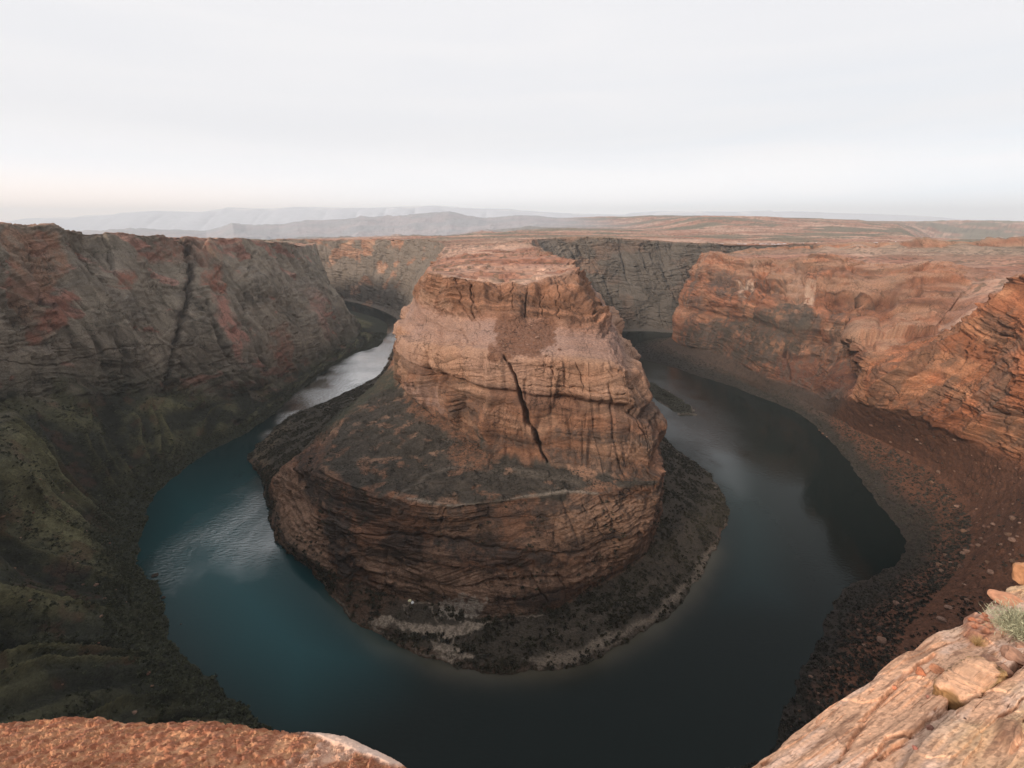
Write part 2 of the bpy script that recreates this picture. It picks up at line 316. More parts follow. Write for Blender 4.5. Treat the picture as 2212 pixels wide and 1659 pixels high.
# outer bank: 7 levels, water to rim (left wall, under the viewpoint, right wall)
def osw(W, bank, foot, rim, ks=(0.33, 0.68)):
    o = [W, bank, ((bank[0] + foot[0]) / 2, (bank[1] + foot[1]) / 2, bank[2] * .5 + foot[2] * .5 - 4), foot]
    for k in ks: o.append((foot[0] + (rim[0] - foot[0]) * k, foot[1] + (rim[1] - foot[1]) * k, foot[2] + (rim[2] - foot[2]) * k))
    return o + [rim]
AL = [
 osw((-3000, 1950, 0), (-3000, 1940, 5), (-3000, 1900, 40), (-3000, 1780, 235)),
 osw((-1300, 1870, 0), (-1300, 1860, 5), (-1300, 1820, 40), (-1300, 1700, 236)),
 osw((-800, 1780, 0), (-790, 1770, 5), (-770, 1720, 30), (-760, 1600, 236)),
 osw(p(760, 672), p(757, 676, 4), (-560, 1480, 20), (-590, 1440, 238)),
 [p(838, 701), p(815, 703, 3), p(785, 705, 6), q(777, 712, 1330), q(735, 662, 1345), q(703, 612, 1360), q(668, 531, 1390)],
 [p(822, 745), p(800, 740, 3), p(785, 737, 6), q(770, 730, 1235), q(748, 690, 1250), q(708, 622, 1265), q(655, 529, 1300)],
 [p(765, 765), p(757, 763, 3), p(748, 760, 6), q(738, 755, 1100), q(718, 700, 1115), q(675, 610, 1140), q(640, 528, 1190)],
 [p(700, 803), p(695, 800, 3), p(692, 797, 8), q(685, 790, 985), q(668, 730, 995), q(630, 620, 1030), q(600, 524, 1080)],
 [p(640, 850), p(632, 848, 3), p(625, 842, 10), q(618, 830, 850), q(600, 740, 868), q(570, 620, 905), q(535, 519, 970)],
 [p(590, 895), p(578, 890, 3), p(565, 880, 15), q(550, 852, 755), q(530, 745, 772), q(500, 620, 820), q(480, 515, 890)],
 [p(515, 945), p(500, 940, 3), p(475, 905, 24), q(450, 858, 680), q(420, 740, 700), q(405, 620, 760), q(400, 511, 832)],
 [p(430, 990), p(412, 985, 3), p(350, 920, 40), q(300, 852, 600), q(285, 740, 625), q(270, 610, 680), q(250, 503, 720)],
 [p(345, 1060), p(325, 1052, 3), p(235, 960, 55), q(140, 860, 520), q(130, 740, 545), q(110, 600, 590), q(100, 494, 630)],
 [p(315, 1130), p(290, 1120, 3), p(140, 1010, 65), q(0, 885, 430), q(-10, 740, 460), q(-40, 600, 500), q(-60, 488, 550)],
 [p(300, 1215), p(275, 1205, 3), p(60, 1100, 60), (-425, 330, 125), (-450, 325, 185), (-470, 320, 245), (-500, 330, 300)],
 [p(352, 1290), p(330, 1290, 3), p(60, 1260, 50), (-380, 215, 115), (-410, 205, 180), (-430, 195, 245), (-455, 190, 303)],
 [p(380, 1390), p(350, 1395, 3), p(60, 1420, 45), (-290, 110, 105), (-320, 95, 180), (-340, 80, 245), (-360, 60, 303)],
 [p(484, 1480), p(455, 1490, 3), p(300, 1530, 30), (-190, 70, 95), (-210, 50, 170), (-222, 30, 240), (-235, 0, 300)],
 [p(612, 1593), p(590, 1605, 3), p(520, 1650, 18), (-100, 55, 85), (-110, 35, 160), (-100, 15, 230), (-90, -16, 294)],
 [(-20, 165, 0), (-22, 158, 3), (-25, 110, 35), (-30, 48, 90), (-30, 30, 160), (-24, 10, 230), (-8, -4, 297)],
]
AR = [
 AL[-1],
 [p(1640, 1645), p(1660, 1640, 3), (135, 130, 30), (90, 50, 90), (60, 25, 160), (34, 8, 230), (12, -6, 297)],
 [p(1700, 1520), p(1720, 1515, 3), (205, 165, 25), (190, 70, 85), (170, 30, 160), (130, 5, 230), (100, -18, 293)],
 [p(1755, 1404), p(1780, 1400, 3), p(1950, 1440, 30), (310, 110, 95), (300, 60, 160), (295, 30, 230), (290, 5, 290)],
 [p(1797, 1320), p(1825, 1325, 3), p(2010, 1330, 35), (400, 190, 110), (400, 130, 170), (400, 90, 230), (400, 60, 288)],
 [p(1824, 1272), p(1870, 1285, 3), p(2080, 1240, 42), q(2330, 1120, 270), (425, 220, 180), (435, 190, 235), (450, 170, 282)],
 [p(1946, 1205), p(1975, 1200, 3), p(2110, 1140, 42), q(2280, 1030, 330), q(2330, 900, 340), q(2400, 740, 350), q(2450, 560, 360)],
 [p(1949, 1160), p(1975, 1150, 3), p(2090, 1080, 38), q(2200, 985, 375), q(2235, 850, 385), q(2265, 730, 395), q(2300, 590, 410)],
 [p(1888, 1077), p(1912, 1072, 3), p(2010, 1010, 35), q(2100, 945, 420), q(2130, 810, 435), q(2165, 710, 450), q(2222, 605, 470)],
 [p(1840, 1007), p(1860, 1000, 3), p(1920, 960, 27), q(2000, 900, 465), q(2040, 810, 480), q(2090, 725, 500), q(2150, 655, 530)],
 [p(1805, 967), p(1820, 960, 3), p(1855, 930, 20), q(1905, 880, 520), q(1915, 800, 535), q(1985, 748, 560), q(2060, 715, 600)],
 [p(1772, 930), p(1785, 925, 3), p(1815, 905, 15), q(1850, 862, 580), q(1868, 800, 590), q(1885, 763, 600), q(2020, 725, 640)],
 [p(1755, 915), p(1768, 910, 3), p(1790, 895, 13), q(1820, 858, 640), q(1865, 815, 690), (560, 760, 160), (760, 790, 230)],
 [p(1730, 898), p(1742, 892, 3), p(1762, 882, 13), q(1785, 862, 690), q(1812, 795, 720), q(1845, 690, 745), q(1930, 572, 850)],
 [p(1690, 877), p(1700, 868, 3), p(1715, 855, 15), q(1730, 835, 755), q(1745, 775, 790), q(1765, 680, 820), q(1785, 566, 930)],
 [p(1640, 858), p(1645, 845, 3), p(1650, 835, 15), q(1660, 815, 800), q(1670, 755, 830), q(1685, 665, 865), q(1705, 566, 985)],
 [p(1575, 833), p(1575, 815, 3), p(1580, 800, 15), q(1585, 775, 920), q(1590, 720, 950), q(1605, 640, 985), q(1640, 562, 1060)],
 [p(1506, 812), p(1505, 795, 3), p(1512, 775, 12), q(1520, 755, 1050), q(1520, 700, 1070), q(1532, 630, 1090), q(1575, 556, 1150)],
 [p(1440, 790), p(1445, 770, 3), p(1458, 755, 6), q(1468, 742, 1180), q(1462, 695, 1195), q(1487, 630, 1205), q(1530, 552, 1235)],
 [p(1372, 770), p(1390, 762, 3), p(1435, 740, 6), q(1453, 730, 1215), q(1452, 690, 1225), q(1482, 622, 1230), q(1520, 549, 1250)],
 [p(1378, 742), p(1395, 740, 3), p(1450, 732, 5), (450, 1240, 12), (455, 1245, 80), (490, 1245, 160), (545, 1262, 222)],
 [p(1450, 729), (475, 1245, 3), (500, 1250, 5), (530, 1250, 20), (545, 1245, 80), (570, 1240, 160), (620, 1235, 234)],
 osw((900, 1310, 0), (900, 1300, 4), (905, 1280, 30), (930, 1180, 254)),
 osw((3000, 1500, 0), (3000, 1490, 4), (3000, 1470, 30), (3000, 1360, 272)),
]

# plateau height from the rim heights
rimI = np.array([s[-1] for s in B]); rimL = np.array([s[-1] for s in AL]); rimR = np.array([s[-1] for s in AR])
def dens(r, n=6):
    t = np.arange(len(r)); return pchip(t, r, np.linspace(0, len(r) - 1, (len(r) - 1) * n + 1))
dI, dL, dR = dens(rimI), dens(rimL), dens(rimR)
RIM = np.concatenate([dI, dL, dR])
def hill_prof(px):
    return np.interp(px, [1180, 1300, 1420, 1520, 1640, 1700, 1850, 1900, 1940, 1975, 2000],
                     [490, 484, 478, 467.5, 468, 472, 474.5, 481, 483, 494, 505])
MIDP = np.array([(-300,515),(60,508),(180,500),(240,496),(300,495),(350,497),(440,499),(470,492),(500,481),(530,487),(600,486),(640,480),(700,478),(770,470),(850,469),(930,462),(970,461),
                 (1010,467),(1050,472),(1120,466),(1160,467),(1200,471),(1300,470),(1400,467.5),(1460,467),(1560,470),(1700,476),(2212,480)], float)
def zplat(x, y):
    x = np.asarray(x, np.float32); y = np.asarray(y, np.float32); sh = x.shape; x = x.ravel(); y = y.ravel()
    w0 = 1 / 1400.0 ** 2; num = np.full(x.shape, 246 * w0, np.float32); den = np.full(x.shape, w0, np.float32)
    for r in RIM:
        w_ = 1 / ((x - r[0]) ** 2 + (y - r[1]) ** 2 + 40.0); num += w_ * r[2]; den += w_
    z = num / den
    rr = np.hypot(x, y); pxx = CX + (x / np.maximum(y, 1)) * 1060
    # the country beyond falls away: on the left behind the wall, on the right past the red flats
    wl = sstep(1220, 900, pxx) * sstep(1500, 2800, rr) * (y > 0)
    lowz = np.maximum(CAMZ - rr * math.tan(R(2.1)) + 30 * (fbm(x / 600, y / 600, 5, 4) - .5), -330)
    z = z + wl * np.minimum(0, lowz - z)
    wr = sstep(1950, 2060, pxx) * sstep(2350, 3600, rr) * (y > 0); z = z + wr * (60 - z)
    # swell on the right
    b = sstep(2300, 4300, y) * (1 - sstep(4700, 6500, y)) * sstep(900, 1400, x)
    top = CAMZ + (HZ - hill_prof(pxx)) / 1060 * 4500
    z = z + b * np.maximum(top - 250, 0) * (0.9 + 0.2 * vn(x / 500, y / 300, 0))
    # broken country beyond the left wall, then slickrock hills further off
    b = sstep(2100, 3400, y) * sstep(900, -200, x) * (1 - sstep(5200, 6200, y)) * (y > 0)
    z = z + b * 60 * (ridge(x / 420, y / 420, 7.7, 4, .55) - .28)
    n = ridge(x / 700, y / 700, 3.3, 4)
    b = sstep(3900, 6600, y) * (1 - sstep(7600, 10500, y)) * (y > 0)
    top = CAMZ + (HZ - np.interp(pxx, MIDP[:, 0], MIDP[:, 1])) / 1060 * 7000
    z = z + b * np.maximum(top - z, 0) * (0.86 + 0.28 * n) * (top > 120)
    # low ledges in the slickrock
    far = sstep(60, 420, rr)
    h = 16 * fbm(x / 260, y / 150, 1.7, 5, 0.55)
    h = h + 6.5 * fbm(x / 40, y / 26, 4.4, 4, .62)
    st = 2.6; k = np.floor(h / st); fr = h / st - k
    h = (k + sstep(0.80, 1.0, fr)) * st
    z = z + (h - 11.3) * far * 0.9
    z = np.where(rr < 140, z + (298.5 - z) * np.exp(-(rr / 55) ** 2), z)
    # stepped ledges on the cap of the butte, its front edge worn down
    cap = sstep(300, 200, np.abs(x - 20)) * sstep(430, 520, y) * sstep(1400, 1100, y)
    hh = 13 * fbm(x / 75, y / 50, 21.7, 4, .6) + 3 * vn(x / 17, y / 13, 3.3); k = np.floor(hh / 2.9); fr = hh / 2.9 - k
    z = z + cap * ((k + sstep(.82, 1.0, fr)) * 2.9 - 7.6) - cap * 7 * sstep(640, 480, y + .3 * np.abs(x))
    # rise of ground behind the viewpoint
    z = z + sstep(-25, -420, y) * 75 * (1 - sstep(-900, -1600, y))
    return z.reshape(sh)

def plat_tone(GP):
    X, Y = GP[..., 0], GP[..., 1]; r_ = np.hypot(X, Y)
    n = fbm(X / 300, Y / 120, 2, 5, .6); c = np.broadcast_to(np.array([.31, .165, .115]), GP.shape).astype(np.float32).copy()
    c = mixc(c, np.array([.40, .255, .19]), sstep(.4, .6, n))
    c = mixc(c, np.array([.22, .095, .06]), sstep(.52, .66, fbm(X / 160, Y / 60, 6, 4, .6)) * .75)
    c = c * (0.62 + 0.76 * fbm(X / 22, Y / 9, 3, 4, .65))[..., None]
    grn = sstep(.46, .56, fbm(X / 520, Y / 260, 9, 4, .6)) * sstep(700, 2300, r_)
    c = mixc(c, np.array([.125, .12, .085]), grn * .85)
    spk = sstep(.60, .72, vn(X / 6, Y / 6, 5)) * sstep(.35, .6, vn(X / 60, Y / 60, 8)); c = mixc(c, np.array([.07, .062, .042]), spk * .6)
    c = mixc(c, np.array([.31, .325, .36]), sstep(2600, 4600, Y + X * -0.5) * .8 * sstep(1500, 300, X))  # far hills tinted pale blue-grey, painting haze into their tone
    return c

EXT_IN = 1
def addlip(S, lip1=10, lip2=28, zz=True):
    """carry the rim on to the plateau: two more levels beyond the rim"""
    out_ = []; r = np.array([s[-1] for s in S]); tn = np.gradient(r[:, :2], axis=0); tn /= np.linalg.norm(tn, axis=1, keepdims=True)
    return r, tn
def with_lip(S, side, lips=((12, 0.6), (34, -3.0))):
    r, tn = addlip(S); nrm = np.stack([-tn[:, 1], tn[:, 0]], 1) * side
    o = []
    for i, s in enumerate(S):
        s = list(s)
        for d, dz in lips:
            x, y = r[i, 0] + nrm[i, 0] * d, r[i, 1] + nrm[i, 1] * d
            s.append((x, y, r[i, 2] + (1.5 if dz > 0 else -2.5)))
        o.append(s)
    return o

def carve(G, Nn, pxpy, cracks):
    """cut joints and gullies into the rock: each a polyline with width (px) and depth (m)"""
    px, py = pxpy; d = np.zeros(G.shape[:2], np.float32)
    wx = px + 5 * (vn(G[..., 0] / 7, G[..., 1] / 7, G[..., 2] / 7) - .5) * 2; wy = py + 4 * (vn(G[..., 2] / 6, G[..., 0] / 6, G[..., 1] / 6) - .5) * 2
    for pts, wpx, dep, *rest in cracks:
        xs = [a[0] for a in pts]; ys = [a[1] for a in pts]
        sel = (px > min(xs) - 4 * wpx) & (px < max(xs) + 4 * wpx) & (py > min(ys) - 4 * wpx) & (py < max(ys) + 4 * wpx)
        if rest: sel &= (G[..., 1] < rest[0])
        if not sel.any(): continue
        dd, ww = segdist(wx[sel], wy[sel], pts, [wpx * (0.45 if k in (0, len(pts) - 1) else 1) for k in range(len(pts))])
        Gs = G[sel]; mod = .45 + 1.0 * fbm(Gs[:, 0] / 9, Gs[:, 1] / 9, Gs[:, 2] / 7 + 3, 3); v = dep * np.minimum(mod, 1.05) * np.exp(-(dd / (ww * 0.52 * mod)) ** 2)
        d[sel] = np.maximum(d[sel], v)
    return d

def rock_relief(G, Nn, amp=1.0, big=8.0, gully=5.0, strata=2.0, gs=26.0, tilt=0.0, seed=0.0, T=13.0, beds=1.0):
    """cross-bedded sandstone: pillowed sets split by bedding notches, fine laminae, joints and broken blocks"""
    x, y, z = G[..., 0], G[..., 1], G[..., 2]
    steep = sstep(0.25, 0.75, np.sqrt(np.maximum(0, 1 - Nn[..., 2] ** 2)))
    up = sstep(2, 14, z)
    d = big * 2 * (fbm(x / 95 + seed, y / 95, z / 120, 3) - 0.5)
    wx = x + 9 * (vn(x / 23, y / 23, z / 40) - .5); wy = y + 9 * (vn(y / 23, z / 40, x / 23) - .5)
    gl = ridge(wx / gs + tilt * z / gs + seed, wy / gs, z / (gs * 6), 3, 0.55)
    d = d - gully * sstep(0.5, 0.97, gl) * steep
    s = z + 16 * (fbm(x / 75, y / 75, z / 60 + seed, 2) - .5) * 2 + tilt * 0.3 * x + 2.0 * (vn(x / 9, y / 9, z / 9) - .5)
    sT = s / T + 0.6 * vn(x / 120, y / 120, seed); k = np.floor(sT); f = sT - k
    kr = VAL[(k.astype(np.int32) * 37 + 11) & 255]; kr2 = VAL[(k.astype(np.int32) * 91 + 5) & 255]
    show = sstep(0.30, 0.62, vn(x / 48 + k * 3.7, y / 48, k * 1.9))          # a bedding plane comes and goes along the face
    bul = np.sqrt(np.clip(1 - (2 * f - 1) ** 2, 0, 1))
    d = d + strata * (bul - 0.8) * (0.3 + 1.0 * kr) * show * 1.6
    d = d + strata * 1.3 * (kr2 - .5) * show * steep
    # laminae dipping their own way in every set
    ang = (kr - .5) * 1.1; lam = z * np.cos(ang) + (x * np.cos(kr2 * 6.28) + y * np.sin(kr2 * 6.28)) * np.sin(ang)
    lm = vn(lam / 1.7, x / 60, y / 60) * .6 + vn(lam / .7, x / 40, y / 40) * .4
    lstr = sstep(.35, .65, vn(x / 30 + 5, y / 30, z / 18))
    d = d + 0.75 * amp * (lm - .5) * 2 * (0.25 + lstr)
    # parallel joints of one set, with stepped blocks between
    jw = (wx * .86 + wy * .5 + tilt * z * .8) / 31 + seed; jk = np.floor(jw); jf = jw - jk
    jr = VAL[(jk.astype(np.int32) * 53 + 3) & 255]
    jm = sstep(.4, .6, vn(jk * 2.7, z / 38, seed + y / 200))
    d = d + (2.4 * (jr - .5) - 2.6 * np.exp(-((jf - .5) / .045) ** 2)) * jm * steep * amp
    blk = vn(wx / 11, wy / 11, z / 7 + 2); rough = sstep(.4, .62, fbm(x / 38, y / 38, z / 26 + 4, 2))
    # thin beds standing out or back in sharp steps, broken sideways into blocks
    for bt_, ba, bw_ in ((3.1, 1.5, 19.), (1.25, .75, 9.)):
        kk_ = s / bt_ + .35 * vn(x / 30, y / 30, 7); k0 = np.floor(kk_); fr_ = sstep(0, .22, kk_ - k0)
        b1_ = np.floor(wx / bw_ + k0 * .37 + .5 * wy / bw_); 
        def off(kz): return .55 * vn(kz * 7.31 + .5, wx / (bw_ * 1.6), wy / (bw_ * 1.6)) + .45 * VAL[(PERM[(b1_.astype(np.int32) & 255)] + kz.astype(np.int32) * 29) & 255]
        d = d + ba * amp * 2 * ((off(k0 - 1) * (1 - fr_) + off(k0) * fr_) - .5) * (.30 + .95 * rough) * (.3 + .7 * steep) * beds
    d = d + 2.2 * (sstep(0.44, 0.56, blk) - .5) * steep * amp * rough
    d = d - 1.6 * sstep(0.78, 0.98, ridge(wx / 8 + .3 * z / 8, wy / 8, z / 26, 2)) * steep * amp * (.3 + rough)
    d = d + amp * ((.5 + rough) * 1.7 * (fbm(x / 6, y / 6, z / 4.5, 3, 0.6) - .5) + (.35 + .8 * rough) * (fbm(x / 1.9, y / 1.9, z / 1.4, 2) - .5))
    return d * (0.12 + 0.88 * up), steep, s + lm * 3.0 * lstr

# tones (albedo)
ORG = np.array([0.30, 0.150, 0.090]); TAN = np.array([0.375, 0.225, 0.15]); LIL = np.array([0.33, 0.215, 0.175]); RED = np.array([0.23, 0.098, 0.066])
VAR = np.array([0.075, 0.055, 0.045]); GRY = np.array([0.16, 0.135, 0.11]); SCR = np.array([0.155, 0.078, 0.050]); OLV = np.array([0.030, 0.031, 0.021])
OLG = np.array([0.066, 0.063, 0.035]); SND = np.array([0.27, 0.215, 0.165]); DKV = np.array([0.028, 0.030, 0.020])
def rock_tone(G, s, base=ORG, second=TAN):
    x, y, z = G[..., 0], G[..., 1], G[..., 2]
    n = fbm(x / 45, y / 45, z / 22, 4); c = np.broadcast_to(base, G.shape).astype(np.float32).copy()
    c = mixc(c, second, sstep(0.42, 0.66, n) * 0.8)
    st = vn(s / 5.0, x / 500, 3.3); c = c * (0.82 + 0.36 * sstep(.2, .8, st))[..., None]
    st2 = vn(s / 1.1, x / 90, y / 90); c = c * (0.80 + 0.40 * st2)[..., None]
    dk = sstep(.30, .22, vn(s / 2.3, x / 70, y / 70)) * sstep(.38, .55, vn(x / 40, y / 40, z / 20 + 6)); c = c * (1 - .42 * dk)[..., None]
    lt = sstep(.74, .80, vn(s / 3.1 + 9, x / 80, y / 80)); c = c * (1 + .22 * lt)[..., None]
    f = fbm(x / 5, y / 5, z / 3, 3, 0.6); c = c * (0.75 + 0.5 * f)[..., None]
    return c
def zone(c, px, py, G, poly, col, amt=1.0, soft=10, rag=18, rs=14.0, ymin=None, ymax=None, brk=.55, stripe=0):
    x, y, z = G[..., 0], G[..., 1], G[..., 2]
    xs = [a[0] for a in poly]; ys = [a[1] for a in poly]; g = soft + rag + 2
    sel = (px > min(xs) - g) & (px < max(xs) + g) & (py > min(ys) - g) & (py < max(ys) + g)
    if ymin is not None: sel &= y > ymin
    if ymax is not None: sel &= y < ymax
    if not sel.any(): return c
    xx, yy, zz = x[sel], y[sel], z[sel]
    a = (fbm(xx / rs, yy / rs, zz / rs, 3, 0.6) - .5) * 2 * rag; b = (fbm(yy / rs + 9, zz / rs, xx / rs, 3, 0.6) - .5) * 2 * rag
    m = inpoly(px[sel] + a, py[sel] + b, poly, soft) * amt
    if brk: m = m * (1 - brk + brk * 1.25 * sstep(.36, .56, fbm(xx / rs * 2.3, yy / rs * 2.3, zz / rs * 1.6 + 5, 4, .65)))
    if stripe: m = m * sstep(.38, .6, vn(xx / 5, yy / 5, zz / 120) * .7 + .3 * vn(xx / 1.7, yy / 1.7, zz / 60))
    c[sel] = mixc(c[sel], col, m); return c

DBG = {}
# ================================================================== BUTTE (inner bank)
Bl = with_lip(B, +1)
G, ti, vi = loft(Bl, 1.35, 1.3)
VI = np.broadcast_to(vi[None, :], G.shape[:2])
Nn = blur(normals(G), 2)
# make normals point outwards (towards the river): compare with level direction
if (Nn[..., 2] * 1.0).mean() < 0: Nn = -Nn
px, py, _ = proj(G)
farw = sstep(900, 1150, G[..., 1])
d1, steep, s = rock_relief(G, Nn, 0.95, 3.5, 2.4, 1.4, 24.0, beds=np.where(VI > 7.95, 2.3 + .8 * (px > 1150), np.where(VI < 4.2, 1.35, np.where(VI < 6.45, .95, .6))))
d2, _, _ = rock_relief(G, Nn, 1.6, 14.0, 12.0, 2.4, 60.0, 0.35, 5.0)
d = d1 * (1 - farw) + d2 * farw
cracks = [
 ([(1088, 770), (1105, 800), (1118, 835), (1128, 880), (1143, 920), (1160, 955), (1180, 1000)], 7.5, 13.0, 470),
 ([(1111, 834), (1180, 838), (1260, 842), (1349, 853)], 3.5, 2.5, 470), ([(960, 806), (1040, 815), (1111, 832)], 3, 1.8, 470),
 ([(932, 750), (954, 781), (962, 807), (970, 846)], 4.5, 4.5, 520), ([(946, 750), (972, 777), (989, 807)], 4, 4, 520), ([(991, 706), (1003, 726), (1011, 754)], 3, 2.5, 520), ([(1029, 694), (1043, 722)], 2.5, 2, 520),
 ([(1240, 785), (1255, 810), (1262, 850)], 3, 3, 470), ([(1178, 782), (1192, 802), (1200, 822)], 2.5, 2, 470), ([(1310, 792), (1322, 815)], 2.5, 2, 470),
 ([(1375, 850), (1388, 900), (1410, 960), (1425, 1010)], 4, 4, 470),
 ([(1050, 925), (1075, 945), (1110, 965), (1150, 985)], 3, 2.0, 440),
 ([(991, 604), (999, 655), (1013, 681), (1029, 694)], 3, 4, 620), ([(1013, 606), (1021, 621), (1020, 655), (1024, 686)], 3, 5, 620), ([(966, 580), (962, 623)], 3, 3.5, 620),
 ([(1106, 608), (1108, 675)], 2.6, 3.5, 620), ([(1137, 610), (1135, 639), (1133, 685)], 3, 4, 620), ([(1177, 623), (1169, 655), (1176, 690)], 2.5, 3, 620), ([(1205, 610), (1204, 650), (1208, 696)], 3, 4, 620), ([(1104, 583), (1160, 590), (1226, 596)], 4, 4, 640),
 ([(760, 1155), (900, 1155), (1010, 1168), (1120, 1190), (1230, 1196), (1350, 1165), (1420, 1130)], 5, 4.0, 420),
 ([(690, 1100), (730, 1160), (760, 1215), (790, 1250)], 14, 5, 420), ([(640, 1060), (660, 1120), (700, 1180)], 7, 2.5, 420),
 ([(940, 1240), (955, 1270), (965, 1300)], 3, 3, 420), ([(1145, 1235), (1165, 1275), (1180, 1300)], 3.5, 3, 420), ([(1200, 1230), (1215, 1265), (1222, 1290)], 2.5, 2.5, 420),
 ([(1285, 1120), (1310, 1165)], 3, 3, 420), ([(1400, 1190), (1425, 1225)], 3, 3, 420),
 ([(1180, 935), (1260, 945), (1340, 955), (1425, 970)], 3, 2.0, 440), ([(1190, 965), (1260, 980), (1340, 990), (1425, 1003)], 3, 1.8, 440),
 ([(1390, 1060), (1320, 1085), (1240, 1110), (1100, 1120), (960, 1115)], 3, 2.0, 420),
]
cv = carve(G, Nn, (px, py), cracks)
terr = inpoly(px, py, [(690, 1010), (747, 1044), (819, 1068), (900, 1085), (987, 1090), (1083, 1083), (1275, 1066), (1424, 1044), (1428, 1030), (1300, 1022), (1180, 1000), (1060, 985), (1040, 940), (940, 898), (855, 825), (780, 858), (730, 915)], 8) * (G[..., 1] < 700)
terrc = inpoly(px + 26 * (fbm(G[..., 0] / 14, G[..., 1] / 14, 2, 3, .6) - .5) * 2, py + 20 * (fbm(G[..., 0] / 14, G[..., 1] / 14, 8, 3, .6) - .5) * 2, [(690, 1010), (747, 1044), (819, 1068), (900, 1085), (987, 1090), (1083, 1083), (1275, 1066), (1424, 1044), (1428, 1030), (1300, 1022), (1180, 1000), (1060, 985), (1040, 940), (940, 898), (855, 825), (780, 858), (730, 915)], 7) * (G[..., 1] < 700)
d = d * (1 - 0.75 * terr) + terr * (2.6 * (fbm(G[..., 0] / 22, G[..., 1] / 22, 3, 4, .55) - .5) * 2 + 1.6 * sstep(.5, .6, vn(G[..., 0] / 13, G[..., 1] / 9, 5)))
lowshelf = sstep(2.3, 1.9, VI) * (1 - farw)
d = d * (1 - 0.8 * lowshelf)
scree = inpoly(px, py, [(1075, 690), (1180, 690), (1215, 760), (1150, 785), (1060, 770), (1070, 730)], 14) * (G[..., 1] < 640) * (VI > 6.5)
d = d - cv
onb = (1 - farw)
XX, YY_, ZZ = G[..., 0], G[..., 1], G[..., 2]
mid = sstep(4.95, 5.25, VI) * sstep(7.2, 6.9, VI)
d = d - onb * sstep(1310, 1390, px) * sstep(4.5, 5, VI) * 9 - onb * sstep(905, 870, px) * sstep(4.5, 5, VI) * 3
d = d + onb * mid * (11 * (sstep(.30, .70, vn(XX / 36 + 3, YY_ / 36, ZZ / 150)) - .5) + 4 * (sstep(.4, .6, vn(XX / 15, YY_ / 15 + 5, ZZ / 60)) - .5))
d = d - onb * mid * (7 * inpoly(px, py, [(985, 850), (1040, 865), (1035, 905), (1000, 900)], 14) + 5 * inpoly(px, py, [(930, 790), (960, 800), (950, 870), (925, 860)], 12) + 4 * inpoly(px, py, [(1245, 870), (1400, 880), (1405, 905), (1250, 895)], 8))
d = d + onb * sstep(8.2, 8.9, VI) * sstep(11, 9.6, VI) * 13 * (fbm(XX / 26, YY_ / 26, 2.2, 3, .6) - .5) * 1.6
d = d + onb * (4.5 * sstep(6.42, 6.52, VI) * sstep(7.25, 7.0, VI) - 3.5 * np.exp(-((VI - 6.40) / .07) ** 2) - 2.0 * np.exp(-((VI - 5.05) / .10) ** 2) + 2.5 * np.exp(-((VI - 5.85) / .38) ** 2))
d = d + onb * sstep(8.0, 8.15, VI) * sstep(9.0, 8.9, VI) * (7.0 * (sstep(.3, .7, vn(G[..., 0] / 17, G[..., 1] / 17, G[..., 2] / 90 + 4)) - .5) + 2.5)
d = d + onb * sstep(2.0, 2.4, VI) * sstep(3.9, 3.6, VI) * (7 * (vn(G[..., 0] / 26, G[..., 1] / 26, G[..., 2] / 45) - .5))
G2 = G + Nn * d[..., None]
G2[..., 2] += 1.1 * scree * (fbm(G[..., 0] / 2.2, G[..., 1] / 2.2, 0, 2) - .2)
topm = sstep(9.15, 10.6, VI)[..., None]
G2[..., :2] = G[..., :2] * topm + G2[..., :2] * (1 - topm)
zt = zplat(G2[..., 0], G2[..., 1]) + 0.10 - 1.6 * sstep(10.35, 11.0, VI)
zb = sstep(8.7, 9.5, VI); G2[..., 2] = np.where(VI >= 8.7, G2[..., 2] * (1 - zb) + zt * zb, G2[..., 2])
wg = sstep(1.2, .5, VI) * (G2[..., 1] < 1500); G2[..., 0] += wg * 9 * (fbm(G2[..., 0] / 16, G2[..., 1] / 16, 3, 4, .6) - .5); G2[..., 1] += wg * 9 * (fbm(G2[..., 0] / 16, G2[..., 1] / 16, 9, 4, .6) - .5)
G2[:, 0, 2] = -3; G2[..., 2] = np.where(VI > 0.3, np.maximum(G2[..., 2], 0.3), G2[..., 2])
# colour
c = rock_tone(G2, s)
x, y, z = G2[..., 0], G2[..., 1], G2[..., 2]
lil = sstep(0.4, 0.6, fbm(x / 60, y / 60, z / 40 + 4, 3)) * sstep(5.8, 6.9, VI) * sstep(8.2, 7.6, VI)
c = mixc(c, LIL, lil * 0.75 * (1 - farw))
bt = (1 - farw)
c = c * (1 - bt * (.16 + .20 * sstep(4.4, 3.6, VI)))[..., None]  # lower tier darkened further, painting the shade down there
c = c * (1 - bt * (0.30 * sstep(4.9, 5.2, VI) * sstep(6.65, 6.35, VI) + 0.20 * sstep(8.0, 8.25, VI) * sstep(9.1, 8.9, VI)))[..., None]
c = mixc(c, TAN * .98, bt * sstep(6.45, 6.62, VI) * sstep(7.5, 7.1, VI) * (.35 + .4 * fbm(x / 14, y / 14, z / 10, 3)))
c = mixc(c, LIL * .92, bt * sstep(7.0, 7.3, VI) * sstep(8.2, 7.9, VI) * .6)
var = sstep(0.56, 0.70, fbm(x / 16, y / 16, z / 9 + 8, 4, 0.6)) * sstep(0.3, 0.9, steep); c = mixc(c, VAR, var * 0.6 * sstep(7, 5, VI))
vl = sstep(.50, .60, fbm(x / 21, y / 21, z / 9 + 18, 5, .62)) * sstep(4.3, 3.8, VI) * sstep(1.9, 2.2, VI) * bt; c = mixc(c, VAR * .62, vl * .72)
